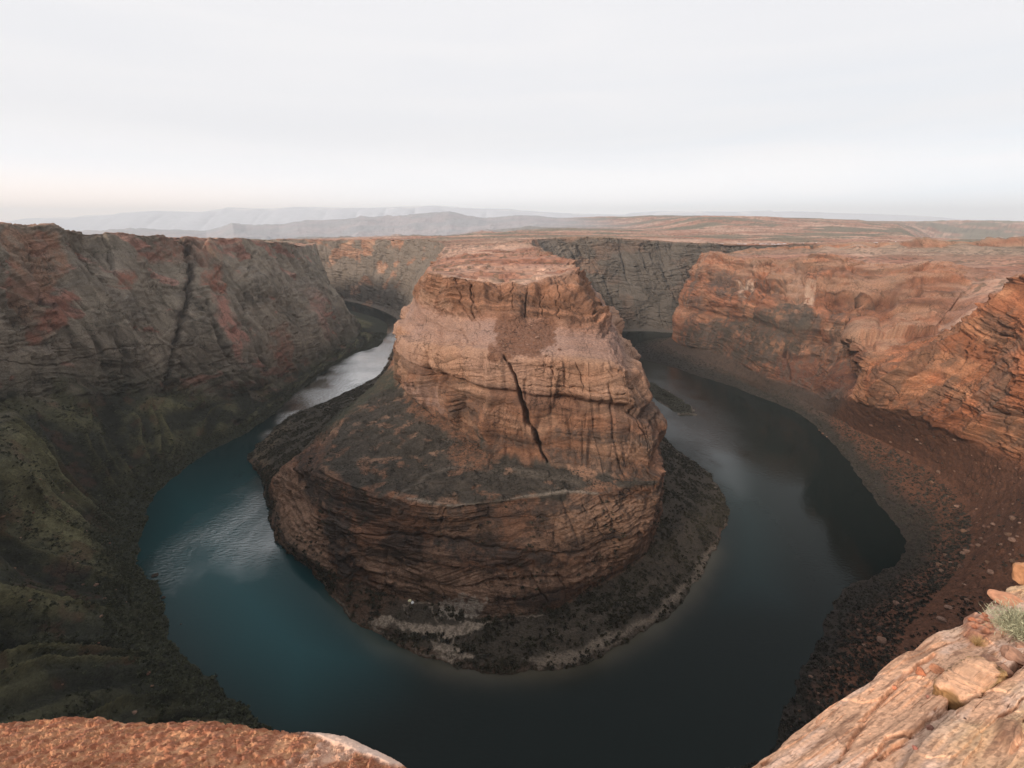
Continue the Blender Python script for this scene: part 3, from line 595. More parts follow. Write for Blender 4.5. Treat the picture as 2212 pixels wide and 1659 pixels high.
c = zone(c, px, py, G2, [(1084, 678), (1112, 690), (1130, 680), (1145, 702), (1185, 682), (1205, 706), (1197, 728), (1201, 746), (1169, 756), (1173, 775), (1120, 771), (1094, 779), (1061, 779), (1055, 752), (1068, 742), (1075, 725), (1062, 715), (1070, 700)], SCR * 1.05, 0.97, 4, 9, 5, 0, 640, .15)
c = zone(c, px, py, G2, [(1110, 600), (1140, 600), (1150, 690), (1110, 690)], VAR, 0.45, 8, 10, 8, 0, 640)
c = zone(c, px, py, G2, [(875, 810), (930, 830), (985, 890), (960, 900), (905, 870)], LIL * .8, 0.6, 12, 20, 12, 0, 640)
# darker bands near the foot of the main cliff
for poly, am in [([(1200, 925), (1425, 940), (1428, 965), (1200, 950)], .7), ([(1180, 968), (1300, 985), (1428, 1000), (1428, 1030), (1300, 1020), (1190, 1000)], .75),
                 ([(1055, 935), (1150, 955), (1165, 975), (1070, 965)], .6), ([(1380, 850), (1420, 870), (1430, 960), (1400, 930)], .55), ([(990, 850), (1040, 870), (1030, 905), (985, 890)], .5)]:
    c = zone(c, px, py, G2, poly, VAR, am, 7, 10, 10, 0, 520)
# cliffs of the lower tier: dark varnish and brush, with tier and ledge shade painted in
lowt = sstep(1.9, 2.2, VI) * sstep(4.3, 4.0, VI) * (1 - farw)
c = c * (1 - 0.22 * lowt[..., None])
for poly, am in [([(740, 1100), (900, 1110), (1100, 1125), (1300, 1110), (1425, 1080), (1425, 1050), (1100, 1085), (900, 1085), (760, 1050)], .6),
                 ([(820, 1150), (1000, 1160), (1190, 1190), (1180, 1215), (1020, 1205), (880, 1185)], .85), ([(685, 1090), (740, 1120), (790, 1240), (730, 1240), (690, 1180)], .85),  # first outline paints the shadow line of the middle ledge
                 ([(1000, 1260), (1300, 1260), (1420, 1200), (1400, 1240), (1250, 1300), (1010, 1330)], .3)]:
    c = zone(c, px, py, G2, poly, VAR * .8, am, 8, 20, 14, 0, 430)
c = zone(c, px, py, G2, [(770, 1195), (900, 1220), (1060, 1238), (1250, 1215), (1400, 1150), (1400, 1195), (1250, 1265), (1050, 1295), (900, 1280), (790, 1235)], TAN * .78, .75, 8, 16, 9, 0, 430, .6)  # lit band of the lower tier painted as lighter tan
c = zone(c, px, py, G2, [(590, 1020), (635, 1010), (680, 1120), (720, 1230), (650, 1200), (588, 1120)], TAN * .85, .75, 8, 16, 9, 0, 560, .6)  # lit lobe at the left, painted lighter too
c = zone(c, px, py, G2, [(1180, 1110), (1330, 1080), (1420, 1080), (1400, 1140), (1240, 1170)], TAN * .75, .6, 8, 16, 9, 0, 430, .6)
# terrace: dark blackbrush flat
tn_ = fbm(x / 9, y / 9, 0.3, 4, 0.6)
tcol = np.array([0.046, 0.041, 0.034]); bare = sstep(.60, .70, fbm(x / 17, y / 17, 12, 4, .6))
c = mixc(c, tcol, terrc * (0.97 - .45 * bare)); c = c * (1 - terrc * (0.55 - 1.1 * tn_))[..., None]
c = zone(c, px, py, G2, [(860, 785), (780, 828), (700, 868), (610, 908), (550, 980), (600, 1000), (650, 975), (700, 940), (750, 900), (800, 862), (852, 838)], DKV * 1.5, .93, 8, 10, 10, 430, 1100, .2)
c = zone(c, px, py, G2, [(640, 985), (690, 960), (700, 1015), (690, 1100), (650, 1060), (640, 1010)], VAR * .7, .8, 8, 14, 9, 0, 560)
c = zone(c, px, py, G2, [(930, 880), (1040, 930), (1050, 985), (1070, 1010), (1000, 1020), (975, 985), (990, 950), (900, 900), (870, 860), (885, 850)], ORG * .55, 0.8, 10, 22, 12, 0, 640)
c = zone(c, px, py, G2, [(1105, 1005), (1250, 1035), (1250, 1048), (1100, 1020)], GRY * .8, 0.5, 4, 8, 8, 0, 500)
# pale lines of the terrace edge
dd, _w = segdist(px + 6 * (vn(x / 9, y / 9, 3) - .5), py, [(880, 1078), (960, 1092), (1060, 1088), (1130, 1074), (1240, 1062), (1290, 1066)])
c = mixc(c, GRY * 1.3, np.exp(-(dd / 3) ** 2) * .8 * (y < 420))
dd, _w = segdist(px + 6 * (vn(x / 9, y / 9, 3) - .5), py, [(850, 1080), (905, 1040), (960, 1012), (1020, 1005)])
c = mixc(c, GRY * .9, np.exp(-(dd / 3) ** 2) * .5 * (y < 460))
# low shelf round the tip: dark brush, gravel bar, camp sand
sh = lowshelf * (1 - steep * 0.5)
shc = np.array([0.052, 0.043, 0.032]); c = mixc(c, shc, np.clip(sh * 1.2, 0, 1) * 0.97)
c = c * (1 - sh * (0.35 - 0.7 * tn_))[..., None]
c = zone(c, px, py, G2, [(1130, 1425), (1250, 1405), (1400, 1330), (1480, 1260), (1540, 1180), (1530, 1215), (1500, 1265), (1410, 1345), (1270, 1420), (1160, 1442)], SND * .72, .85, 8, 16, 9, 0, 620, .3)
edge_ = sstep(.15, .28, VI) * sstep(.60, .42, VI) * (1 - farw) * sstep(.35, .6, vn(x / 20, y / 20, 3)); c = mixc(c, SND * .62, edge_ * .8)
c = zone(c, px, py, G2, [(1180, 1370), (1330, 1310), (1440, 1230), (1440, 1240), (1330, 1325), (1190, 1385)], SND * .4, .5, 5, 12, 9, 0, 620)
c = zone(c, px, py, G2, [(792, 1345), (830, 1330), (900, 1348), (960, 1352), (1040, 1340), (1060, 1345), (1000, 1375), (960, 1378), (900, 1370), (850, 1345), (805, 1362)], SND, .9, 3, 9, 5, 0, 620)
c = zone(c, px, py, G2, [(930, 1385), (990, 1400), (1030, 1420), (985, 1428), (975, 1440), (950, 1432)], SND, .9, 3, 9, 5, 0, 620)
for pts in [[(900, 1370), (898, 1400), (902, 1412)], [(945, 1375), (960, 1400), (950, 1425)], [(985, 1370), (975, 1400), (965, 1425)], [(1040, 1345), (1110, 1335), (1170, 1328)], [(884, 1300), (930, 1302), (960, 1310)], [(884, 1335), (870, 1310), (890, 1300)], [(960, 1300), (985, 1340)], [(930, 1310), (945, 1345)]]:
    dd, _w = segdist(px + 7 * (vn(x / 3, y / 3, 3) - .5), py + 7 * (vn(x / 3, y / 3, 9) - .5), pts); c = mixc(c, SND * .8, np.exp(-(dd / 1.6) ** 2) * .9 * (y < 420))
c = zone(c, px, py, G2, [(940, 1300), (1010, 1290), (1060, 1305), (1020, 1330), (960, 1335)], GRY * 2.0, .7, 3, 22, 4, 0, 420)
c = zone(c, px, py, G2, [(545, 960), (600, 920), (640, 915), (590, 960), (570, 1020), (555, 1015)], np.array([.13, .095, .06]), .7, 8, 12, 10, 0, 700)
# far walls: grey-green varnish with pink windows
c = mixc(c, GRY, farw * (.25 + .7 * sstep(0.28, 0.42, fbm(x / 70, y / 70, z / 45, 3))))
c = mixc(c, np.array([0.09, 0.078, 0.066]), farw * sstep(100, 300, x) * 0.8)
gl2 = ridge(x / 30, y / 30, z / 200, 3); c = c * (1 - 0.5 * farw * sstep(.6, .95, gl2) * steep)[..., None]
# rim and top: pink slickrock
c = mixc(c, plat_tone(G2), sstep(8.75, 9.15, VI))
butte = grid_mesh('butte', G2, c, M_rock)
tag(butte, 'huge stepped red sandstone butte standing inside the river bend', 'butte', kind='structure')
DBG['B'] = (G2, px, py, VI)

# ================================================================== OUTER WALLS
def outer(S, name, label, cracks, left):
    Sl = with_lip(S, -1)
    G, ti, vi = loft(Sl, 1.2, 1.25, vlin=0.7)
    VI = np.broadcast_to(vi[None, :], G.shape[:2])
    Nn = blur(normals(G), 2)
    if Nn[..., 2].mean() < 0: Nn = -Nn
    px, py, _ = proj(G)
    x, y, z = G[..., 0], G[..., 1], G[..., 2]
    if left: d, steep, s = rock_relief(G, Nn, 1.5, 12.0, 9.0, 0.9, 44.0, 0.55, 2.0, 22.0, beds=.7)
    else: d, steep, s = rock_relief(G, Nn, 1.2, 9.0, 4.5, 2.0, 38.0, -0.25, 7.0, 19.0, beds=np.where(VI > 5.2, 2.0, 1.2))
    tal = sstep(3.1, 2.8, VI)
    if left:
        # blocky slabs leaning in the wall
        k = vn(x / 60 + z / 110, y / 60, z / 200); k2 = vn(y / 24 - z / 60, x / 24, z / 90)
        d = d + (1 - tal) * (9 * (sstep(.42, .5, k) - .5) + 4.5 * (sstep(.45, .52, k2) - .5))
        # talus: long ribs running down to the river
        al = ti[:, None] + 34 * (VI - 1.5) + 12 * (vn(x / 40, y / 40, 2) - .5); r_ = vn(al / 46 + 2, .5, VI * .35); r2_ = ridge(al / 19, .5, VI * .6, 1)
        env = sstep(0.9, 1.6, VI) * sstep(3.15, 2.6, VI); rib = r_ * .7 + r2_ * .3
        d = d * (1 - .95 * tal) + tal * sstep(0, 12, z) * (env * (34 * (r_ - .5) + 13 * (r2_ - .5)) + 3.5 * (fbm(x / 9, y / 9, z / 9, 4, .6) - .5))
    else:
        r_ = vn((y * .8 - x * .3) / 40, z / 300, 1.5); d = d * (1 - .96 * tal) + tal * sstep(0, 12, z) * (6 * (r_ - .5) + 2.6 * (fbm(x / 7, y / 7, z / 7, 4, .6) - .5))
        near = sstep(620, 520, y) * sstep(300, 380, x) * (1 - tal)
        # leaning fins of the near spur
        fc = x * .10 - y * .81 - z * .50; ft = -.27 * x + .48 * y - .83 * z; ff = .86 * x + .35 * y - .37 * z
        wq = 9 * (vn(x / 30, y / 30, z / 30) - .5)
        fin = ridge((fc + wq) / 52, ft / 230, ff / 160, 1) * .65 + ridge((fc + wq) / 21, ft / 120, ff / 80 + 4, 2) * .35
        d = d + near * (30 * (fin - .45) + 4 * (ridge(fc / 7, ft / 50, ff / 40, 2) - .5))
        rw = (1 - near) * (y > 640) * (y < 1300) * (1 - tal)
        # benches: a capping ledge that overhangs, an alcove line half way down, broad bays
        d = d + rw * (8 * sstep(5.30, 5.38, VI + .12 * (vn(x / 50, y / 50, 1) - .5)) - 4.5 * np.exp(-((VI - 5.27) / .05) ** 2) - 10 * np.exp(-((VI - 4.45 - .3 * (vn(x / 90, y / 90, 3) - .5)) / .10) ** 2) + 4 * sstep(4.6, 4.75, VI))
        d = d + rw * 26 * (vn(x / 85, y / 85, z / 260 + 2) - .5) - rw * 15 * sstep(.66, .97, ridge(x / 60 + .2, y / 60, z / 400, 2))
    shelf = sstep(1.3, 0.8, VI); d = d * (1 - .8 * shelf)
    d = d - carve(G, Nn, (px, py), cracks) * (y < 1500)
    if not left:
        qx = px + 7 * (fbm(x / 12, y / 12, z / 9, 3) - .5) * 2; qy = py + 5 * (fbm(y / 12, z / 9, x / 12, 3) - .5) * 2
        for poly, dp_ in [([(1990, 622), (2040, 614), (2100, 625), (2105, 650), (2040, 652), (1990, 645)], 10), ([(2126, 566), (2230, 560), (2230, 645), (2150, 655), (2138, 610)], 26), ([(1570, 578), (1626, 574), (1628, 618), (1562, 616)], 7),
                          ([(1640, 575), (1668, 572), (1662, 640), (1640, 640)], 9), ([(1690, 585), (1764, 590), (1760, 655), (1700, 648)], 6), ([(1778, 646), (1880, 640), (1985, 648), (1985, 664), (1780, 662)], 9), ([(1840, 590), (1960, 588), (1975, 630), (1850, 628)], 5),
                          ([(1835, 742), (1890, 736), (1890, 760), (1838, 764)], 9), ([(1700, 770), (1760, 765), (1775, 800), (1710, 810)], 8), ([(1520, 660), (1600, 655), (1598, 690), (1518, 695)], 6), ([(1900, 690), (2000, 682), (1990, 712), (1900, 716)], 5)]:
            d = d - dp_ * inpoly(qx, qy, poly, 3) * (y > 600) * (y < 1350) * (VI > 3)
    near0 = sstep(20, 90, np.hypot(x, y)); d = d * near0
    G2 = G + Nn * d[..., None]
    topm = sstep(6.15, 7.6, VI)[..., None]
    G2[..., :2] = G[..., :2] * topm + G2[..., :2] * (1 - topm)
    zt = zplat(G2[..., 0], G2[..., 1]) + 0.10 - 1.6 * sstep(7.35, 8.0, VI)
    zb = sstep(5.85, 6.4, VI); G2[..., 2] = np.where(VI >= 5.85, G2[..., 2] * (1 - zb) + zt * zb, G2[..., 2])
    wg = sstep(1.2, .5, VI) * (G2[..., 1] < 1500); G2[..., 0] += wg * 9 * (fbm(G2[..., 0] / 16, G2[..., 1] / 16, 3, 4, .6) - .5); G2[..., 1] += wg * 9 * (fbm(G2[..., 0] / 16, G2[..., 1] / 16, 9, 4, .6) - .5)
    G2[:, 0, 2] = -3; G2[..., 2] = np.where(VI > 0.3, np.maximum(G2[..., 2], 0.3), G2[..., 2])
    x, y, z = G2[..., 0], G2[..., 1], G2[..., 2]
    if left:
        c = rock_tone(G2, s, np.array([.27, .135, .10]), np.array([.31, .185, .145]))
        jc = y / 1.0 + z * .75; wv = 14 * (vn(x / 20, y / 20, z / 20) - .5)
        g = .55 * fbm((jc + wv) / 34, s / 60, x / 90, 3, .6) + .45 * fbm(s / 11, (jc + wv) / 60, 2.5, 3, .6)
        g = g + 0.06 * sstep(140, 60, np.abs(z - 130)) - 0.035 * sstep(1.1, .9, np.abs(z - 250) / 40) + .03
        c = mixc(c, GRY * np.array([1.26, 1.27, 1.19]), sstep(0.425, 0.465, g) * .93)
        c = mixc(c, GRY * 1.35, sstep(.55, .62, fbm(s / 7, jc / 50, 6, 3)) * sstep(.5, .6, fbm(x / 50, y / 50, z / 50 + 9, 2)) * .6)
        c = c * (1 - .5 * sstep(.72, .95, ridge((jc + wv) / 20, s / 160, 3, 2)) * sstep(.4, .6, vn(x / 60, y / 60, z / 60 + 2)))[..., None]
        n2 = fbm(x / 9, y / 9, z / 30, 3, .6); c = c * (0.62 + 0.76 * n2)[..., None]
        stk = vn(x / 6, y / 6, z / 150) * sstep(.45, .7, vn(x / 40, y / 40, z / 60)); c = c * (1 - .45 * stk * steep)[..., None]
        for poly, col, am in [([(0, 500), (110, 505), (140, 580), (90, 640), (60, 700), (0, 640)], ORG * .95, .55), ([(60, 690), (150, 640), (140, 710), (75, 745)], RED, .8),
                              ([(250, 590), (290, 590), (290, 620), (250, 620)], RED * 1.1, .8), ([(440, 570), (480, 570), (490, 640), (440, 620)], RED * 1.15, .85),
                              ([(455, 640), (485, 645), (520, 700), (540, 800), (520, 780), (480, 700)], np.array([.34, .17, .13]), .85),
                              ([(350, 510), (480, 510), (480, 560), (300, 560)], RED * 1.1, .5), ([(620, 700), (640, 800), (610, 800), (590, 720)], RED * 1.2, .5),
                              ([(660, 620), (700, 630), (705, 730), (680, 690)], np.array([.36, .2, .16]), .6), ([(590, 600), (690, 610), (700, 640), (600, 640)], GRY * 1.5, .6),
                              ([(400, 520), (425, 520), (415, 640), (385, 740), (370, 850), (355, 850), (372, 740), (400, 620)], VAR * .7, .8),
                              ([(0, 590), (60, 600), (90, 660), (0, 720)], VAR, .35)]:
            c = zone(c, px, py, G2, poly, col, am, 7, 16, 22, 0, 1500)
        tc_ = mixc(np.broadcast_to(OLV, G2.shape).astype(np.float32).copy(), OLG, sstep(.42, .62, fbm(x / 32, y / 32, z / 20, 3)))
        tc_ = mixc(tc_, np.array([.122, .112, .058]), sstep(.50, .68, rib) * env * .8); tc_ = mixc(tc_, DKV * .55, sstep(.48, .30, rib) * env * .9)
        tc_ = tc_ * (0.55 + 0.9 * fbm(x / 5, y / 5, z / 5, 3, .6))[..., None]
        tc_ = mixc(tc_, RED * .4, sstep(.60, .72, fbm(x / 18, y / 18, z / 18 + 6, 3)) * .35)
        talc = sstep(3.35, 2.85, VI + .9 * (fbm(x / 30, y / 30, z / 30 + 2, 3, .6) - .5)); c = mixc(c, DKV * 1.6, sstep(3.9, 3.2, VI) * .45)
        c = c * (1 - talc[..., None]) + tc_ * talc[..., None]
    else:
        c = rock_tone(G2, s, ORG * np.array([.86, .73, .69]), TAN * np.array([.80, .69, .63]))
        var = sstep(.50, .66, fbm(x / 26, y / 26, z / 40 + 5, 4, .6)) * steep; c = mixc(c, VAR * 1.2, var * .6)
        for poly, col, am in [([(1480, 700), (1600, 680), (1700, 660), (1760, 700), (1720, 760), (1690, 790), (1600, 790), (1490, 760)], np.array([.085, .066, .05]), .85),
                              ([(1690, 660), (1740, 640), (1765, 690), (1710, 700)], np.array([.07, .06, .05]), .8),
                              ([(1590, 600), (1625, 598), (1630, 645), (1595, 640)], np.array([.46, .34, .26]), .9), ([(1740, 610), (1762, 610), (1758, 660), (1735, 655)], np.array([.46, .33, .25]), .85),
                              ([(1700, 590), (1735, 590), (1735, 660), (1700, 640)], np.array([.30, .2, .15]), .6), ([(1540, 595), (1590, 590), (1592, 640), (1530, 625)], VAR, .7),
                              ([(1800, 590), (1860, 640), (1950, 650), (1960, 600), (1900, 580)], VAR * 1.3, .3), ([(1920, 600), (1945, 600), (1945, 622), (1920, 622)], VAR, .8),
                              ([(1770, 645), (2060, 655), (2050, 665), (1770, 655)], VAR, .6), ([(1770, 700), (1880, 712), (2000, 720), (1900, 760), (1790, 745)], TAN * .95, .7),  # first strip paints the shade under the bench
                              ([(1690, 760), (1840, 790), (1860, 850), (1760, 850), (1680, 800)], RED * .8, .7)]:
            c = zone(c, px, py, G2, poly, col, am, 5 if col[0] > .4 else 7, 5 if col[0] > .4 else 18, 18, 600, 1500, .2 if col[0] > .4 else .55, stripe=col[0] > .4)
        c = zone(c, px, py, G2, [(2140, 760), (2212, 720), (2212, 900), (2130, 900)], VAR * 2, .5, 8, 15, 12, 0, 560)
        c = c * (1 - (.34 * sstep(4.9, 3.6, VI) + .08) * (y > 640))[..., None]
        c = mixc(c, VAR * 1.2, sstep(.52, .66, vn(x / 7, y / 7, z / 150) * .6 + .4 * vn(x / 2.6, y / 2.6, z / 70)) * sstep(.40, .58, vn(x / 55, y / 55, z / 60 + 3)) * steep * (y > 640) * .7)
        c = mixc(c, TAN * .95, sstep(5.3, 5.45, VI) * (y > 640) * (.05 + .5 * sstep(.4, .6, fbm(x / 90, y / 40, z / 6, 3))))
        near = sstep(640, 560, y) * sstep(300, 380, x)
        c = mixc(c, c * np.array([1.2, 1.12, 1.0]), near)
        tc_ = np.broadcast_to(SCR * np.array([.80, .72, .66]), G2.shape).astype(np.float32).copy()
        tc_ = mixc(tc_, np.array([.042, .034, .027]), np.clip(sstep(640, 800, y) + sstep(230, 150, y) * .8, 0, 1) * .8)
        tc_ = tc_ * (0.6 + 0.8 * fbm(x / 4, y / 4, z / 4, 3, .6))[..., None]
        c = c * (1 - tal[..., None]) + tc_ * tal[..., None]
        ap = inpoly(px, py, [(1650, 830), (1840, 850), (1780, 925), (1690, 872)], 10) * (y > 500) * (y < 1100); c = mixc(c, np.array([.048, .040, .034]), ap * .7)
    # dark tamarisk band along the water
    bb = sstep(1.55, 1.0, VI + .5 * (fbm(x / 20, y / 20, 0, 3) - .5))
    c = mixc(c, DKV * 1.1 if left else np.array([.033, .028, .023]), bb * .95)
    Nz2 = np.abs(normals(G2)[..., 2]); c = mixc(c, plat_tone(G2), sstep(5.8, 6.1, VI) * (.15 + .85 * sstep(.6, .85, Nz2)))
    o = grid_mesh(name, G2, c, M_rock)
    tag(o, label, 'cliff', kind='structure')
    return G2, px, py, VI
DBG['L'] = outer(AL, 'canyon_wall_left', 'grey varnished sandstone canyon wall on the left bank with dark talus', [
 ([(405, 520), (412, 600), (395, 700), (380, 790), (360, 850)], 9, 14), ([(285, 700), (290, 760), (295, 800)], 4, 6), ([(225, 515), (245, 570), (250, 600)], 4, 6), ([(60, 530), (70, 640), (105, 750)], 5, 6),
 ([(100, 560), (98, 640), (110, 690)], 5, 5), ([(445, 650), (470, 720), (510, 800), (540, 840)], 9, 9), ([(550, 540), (540, 600), (535, 680)], 6, 7), ([(600, 560), (640, 640), (650, 700)], 6, 7),
 ([(0, 780), (120, 790), (260, 750), (400, 735), (460, 715)], 3, 4), ([(580, 700), (585, 780), (600, 820)], 5, 5), ([(630, 700), (650, 760), (640, 800)], 5, 5), ([(650, 560), (680, 620), (700, 650)], 4, 6),
 ([(600, 840), (640, 780), (660, 770)], 4, 4), ([(170, 530), (215, 610), (220, 650)], 4, 6), ([(235, 720), (262, 800), (290, 830)], 4, 5)], True)
DBG['R'] = outer(AR, 'canyon_wall_right', 'orange sandstone canyon wall and brown scree slope on the right bank', [
 ([(1640, 640), (1615, 700), (1612, 780)], 6, 10), ([(1560, 560), (1530, 600), (1525, 620)], 4, 5), ([(1770, 660), (1900, 655), (2060, 665)], 4, 4), ([(1770, 650), (1800, 600), (1830, 570)], 5, 5),
 ([(1690, 590), (1698, 640)], 3, 4), ([(1720, 590), (1726, 650)], 3, 3), ([(1645, 570), (1650, 620)], 5, 6), ([(1740, 720), (1760, 680), (1775, 640)], 5, 6), ([(1750, 760), (1900, 735), (2000, 700)], 3, 3),
 ([(1900, 800), (1940, 850), (1900, 880)], 5, 6), ([(2100, 720), (2060, 800), (1990, 870)], 6, 8), ([(2180, 700), (2130, 800), (2080, 900)], 6, 9), ([(2040, 740), (1990, 800), (1940, 830)], 5, 6)], False)

# ================================================================== PLATEAU
rI, tI = addlip(B); nI = np.stack([-tI[:, 1], tI[:, 0]], 1)
rO = np.concatenate([rimL, rimR[1:]]); tO = np.gradient(rO[:, :2], axis=0); tO /= np.linalg.norm(tO, axis=1, keepdims=True); nO = -np.stack([-tO[:, 1], tO[:, 0]], 1)
inn = np.array([r[:2] + n_ * 22 for r, n_ in zip(rI, nI)]); outr = np.array([r[:2] + n_ * 22 for r, n_ in zip(rO, nO)])
def dens2(r, n=8):
    t = np.arange(len(r)); return pchip(t, r, np.linspace(0, len(r) - 1, (len(r) - 1) * n + 1))
canyon = np.concatenate([dens2(inn), [[9000, 2300], [9000, 1000]], dens2(outr)[::-1], [[-9000, 1500], [-9000, 2900]]])
na, nr = 1500, 620
az = np.radians(np.concatenate([np.linspace(-180, -66, 40, endpoint=False), np.linspace(-66, 66, na), np.linspace(66, 180, 40)[1:]]))
# ranges spaced so that rows stay close on screen
inv_r = np.concatenate([np.linspace(1 / 420., 1 / 9000., nr - 120, endpoint=False), 1 / np.geomspace(9000., 30000., 60)]); rr_ = np.concatenate([np.geomspace(12, 415, 60), 1 / inv_r])
Rr, Az = np.meshgrid(rr_, az); X = Rr * np.sin(Az); Y = Rr * np.cos(Az)
ins = np.zeros(X.shape, bool)
for i in range(len(canyon)):
    x0, y0 = canyon[i]; x1, y1 = canyon[(i + 1) % len(canyon)]
    if y0 == y1: continue
    lo, hi = min(y0, y1), max(y0, y1)
    m = (Y > lo) & (Y <= hi)
    ins[m] ^= X[m] < (x1 - x0) * (Y[m] - y0) / (y1 - y0) + x0
Z = zplat(X, Y)
nearcam = np.hypot(X, Y) < 0
GP = np.stack([X, Y, Z], -1)
c = plat_tone(GP)
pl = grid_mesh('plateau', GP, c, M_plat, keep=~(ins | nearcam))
tag(pl, 'flat pink slickrock plateau reaching to the horizon behind the river bend', 'plateau', kind='structure')

# ================================================================== FAR MESAS
prof = [(-600, 484), (-200, 482), (0, 483), (11, 479), (61, 472), (133, 470), (176, 472), (187, 466), (266, 463.5), (270, 460), (342, 457), (443, 459), (464, 455), (491, 453), (497, 449.5), (508, 452), (594, 452),
 (641, 449), (796, 451), (816, 450), (942, 446), (1025, 452), (1104, 453), (1122, 455.6), (1212, 461), (1291, 463), (1356, 464.6), (1399, 463), (1417, 457.5), (1504, 457.5), (1650, 459), (1659, 455.7), (1668, 459), (1704, 457.5),
 (1812, 461), (1920, 464), (1992, 466.5), (2064, 473), (2118, 474.6), (2212, 475.5), (2900, 476)]
pa = np.array(prof, float); nx = 1600
pxs = np.linspace(-600, 2900, nx); tops = np.interp(pxs, pa[:, 0], pa[:, 1])
YD = 27000.0; rows = np.linspace(0, 1, 34)
Xc = (pxs - CX) / 1060 * YD; Ht = CAMZ + (HZ - tops) / 1060 * YD + 12 * (fbm(pxs / 9, 0.5, 0.5, 3) - .5)
Xg = np.repeat(Xc[:, None], 34, 1); fr = rows[None, :]
base = -420.0
Zg = base + (Ht[:, None] - base) * np.where(fr < .8, sstep(0, 1, fr / .8) ** 0.9, 1.0) + 0 * Xg
gul = ridge(Xg / 1500, 0.5, fr * 2, 3)
Yg = YD - 4000 * (1 - np.minimum(fr / .8, 1)) ** 1.3 + 700 * (gul - .5) * np.minimum(1, 3 * (1 - fr / .8).clip(0, 1)) + np.maximum(fr - .8, 0) * 5 * 6000
Zg = Zg - np.maximum(fr - .86, 0) * 0 
# steeper cap: cliffs in the last part
GM = np.stack([Xg, Yg, Zg], -1)
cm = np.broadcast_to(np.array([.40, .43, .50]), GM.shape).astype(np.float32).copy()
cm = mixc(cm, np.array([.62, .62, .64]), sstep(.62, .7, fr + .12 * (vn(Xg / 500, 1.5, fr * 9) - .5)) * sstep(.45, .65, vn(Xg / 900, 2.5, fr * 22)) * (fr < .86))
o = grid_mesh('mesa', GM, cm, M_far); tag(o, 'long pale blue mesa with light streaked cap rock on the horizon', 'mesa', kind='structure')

# ================================================================== WATER
nwx, nwy = 700, 700
az = np.radians(np.linspace(-70, 62, nwx)); iv = np.linspace(1 / 95., 1 / 3600., nwy)
Rr, Az = np.meshgrid(1 / iv, az); X = Rr * np.sin(Az); Y = Rr * np.cos(Az)
GW = np.stack([X, Y, np.zeros_like(X)], -1); px, py, _ = proj(GW)
deep = np.array([.005, .010, .009])
cw = np.broadcast_to(deep, GW.shape).astype(np.float32).copy()
# shallows over sand next to the inner shore and the left bank
dsh, _w = segdist(px, py, [(723, 1283), (765, 1345), (819, 1395), (905, 1414), (963, 1443), (1059, 1457), (1179, 1452), (1299, 1419), (1419, 1351), (1491, 1284), (1539, 1198)])
wn = 10 * (fbm(X / 12, Y / 12, 0, 3) - .5)
cw = mixc(cw, np.array([.07, .062, .045]), np.exp(-((dsh + wn) / 26).clip(0) ** 1.5) * .8)
tq = inpoly(px, py, [(380, 1060), (560, 1040), (600, 1180), (700, 1330), (780, 1430), (640, 1500), (500, 1420), (390, 1300), (330, 1200)], 190)
cw = mixc(cw, np.array([.014, .072, .082]), tq * .95)
tq = inpoly(px, py, [(1440, 960), (1560, 1000), (1650, 1120), (1700, 1300), (1560, 1300), (1590, 1120), (1500, 960)], 60); cw = mixc(cw, np.array([.012, .032, .034]), tq * .5)
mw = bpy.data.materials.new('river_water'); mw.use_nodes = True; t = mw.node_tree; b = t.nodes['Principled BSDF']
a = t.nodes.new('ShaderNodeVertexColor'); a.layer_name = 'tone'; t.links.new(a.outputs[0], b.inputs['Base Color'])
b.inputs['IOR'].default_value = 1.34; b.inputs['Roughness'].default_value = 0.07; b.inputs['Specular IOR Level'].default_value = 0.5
g = t.nodes.new('ShaderNodeNewGeometry'); mpn = t.nodes.new('ShaderNodeMapping'); mpn.inputs['Scale'].default_value = (.18, .42, 1); mpn.inputs['Rotation'].default_value = (0, 0, R(-20))
t.links.new(g.outputs['Position'], mpn.inputs[0])
n1 = t.nodes.new('ShaderNodeTexNoise'); n1.inputs['Scale'].default_value = 1.0; n1.inputs['Detail'].default_value = 4; t.links.new(mpn.outputs[0], n1.inputs['Vector'])
n2 = t.nodes.new('ShaderNodeTexNoise'); n2.inputs['Scale'].default_value = 0.018; n2.inputs['Detail'].default_value = 3; t.links.new(g.outputs['Position'], n2.inputs['Vector'])
mr = t.nodes.new('ShaderNodeMapRange'); mr.inputs[1].default_value = .42; mr.inputs[2].default_value = .6; mr.inputs[3].default_value = .4; mr.inputs[4].default_value = 1.0
t.links.new(n2.outputs[0], mr.inputs[0])
ra = t.nodes.new('ShaderNodeAttribute'); ra.attribute_name = 'ripple'; rm = t.nodes.new('ShaderNodeMath'); rm.operation = 'MULTIPLY_ADD'; t.links.new(ra.outputs['Fac'], rm.inputs[0]); rm.inputs[1].default_value = 0.9; rm.inputs[2].default_value = 0.10
bp = t.nodes.new('ShaderNodeBump'); bp.inputs['Distance'].default_value = 1.5; rq = t.nodes.new('ShaderNodeMath'); rq.operation = 'MULTIPLY'; t.links.new(mr.outputs[0], rq.inputs[0]); t.links.new(rm.outputs[0], rq.inputs[1]); t.links.new(rq.outputs[0], bp.inputs['Strength']); t.links.new(n1.outputs[0], bp.inputs['Height']); t.links.new(bp.outputs[0], b.inputs['Normal'])
o = grid_mesh('river', GW, cw, mw)
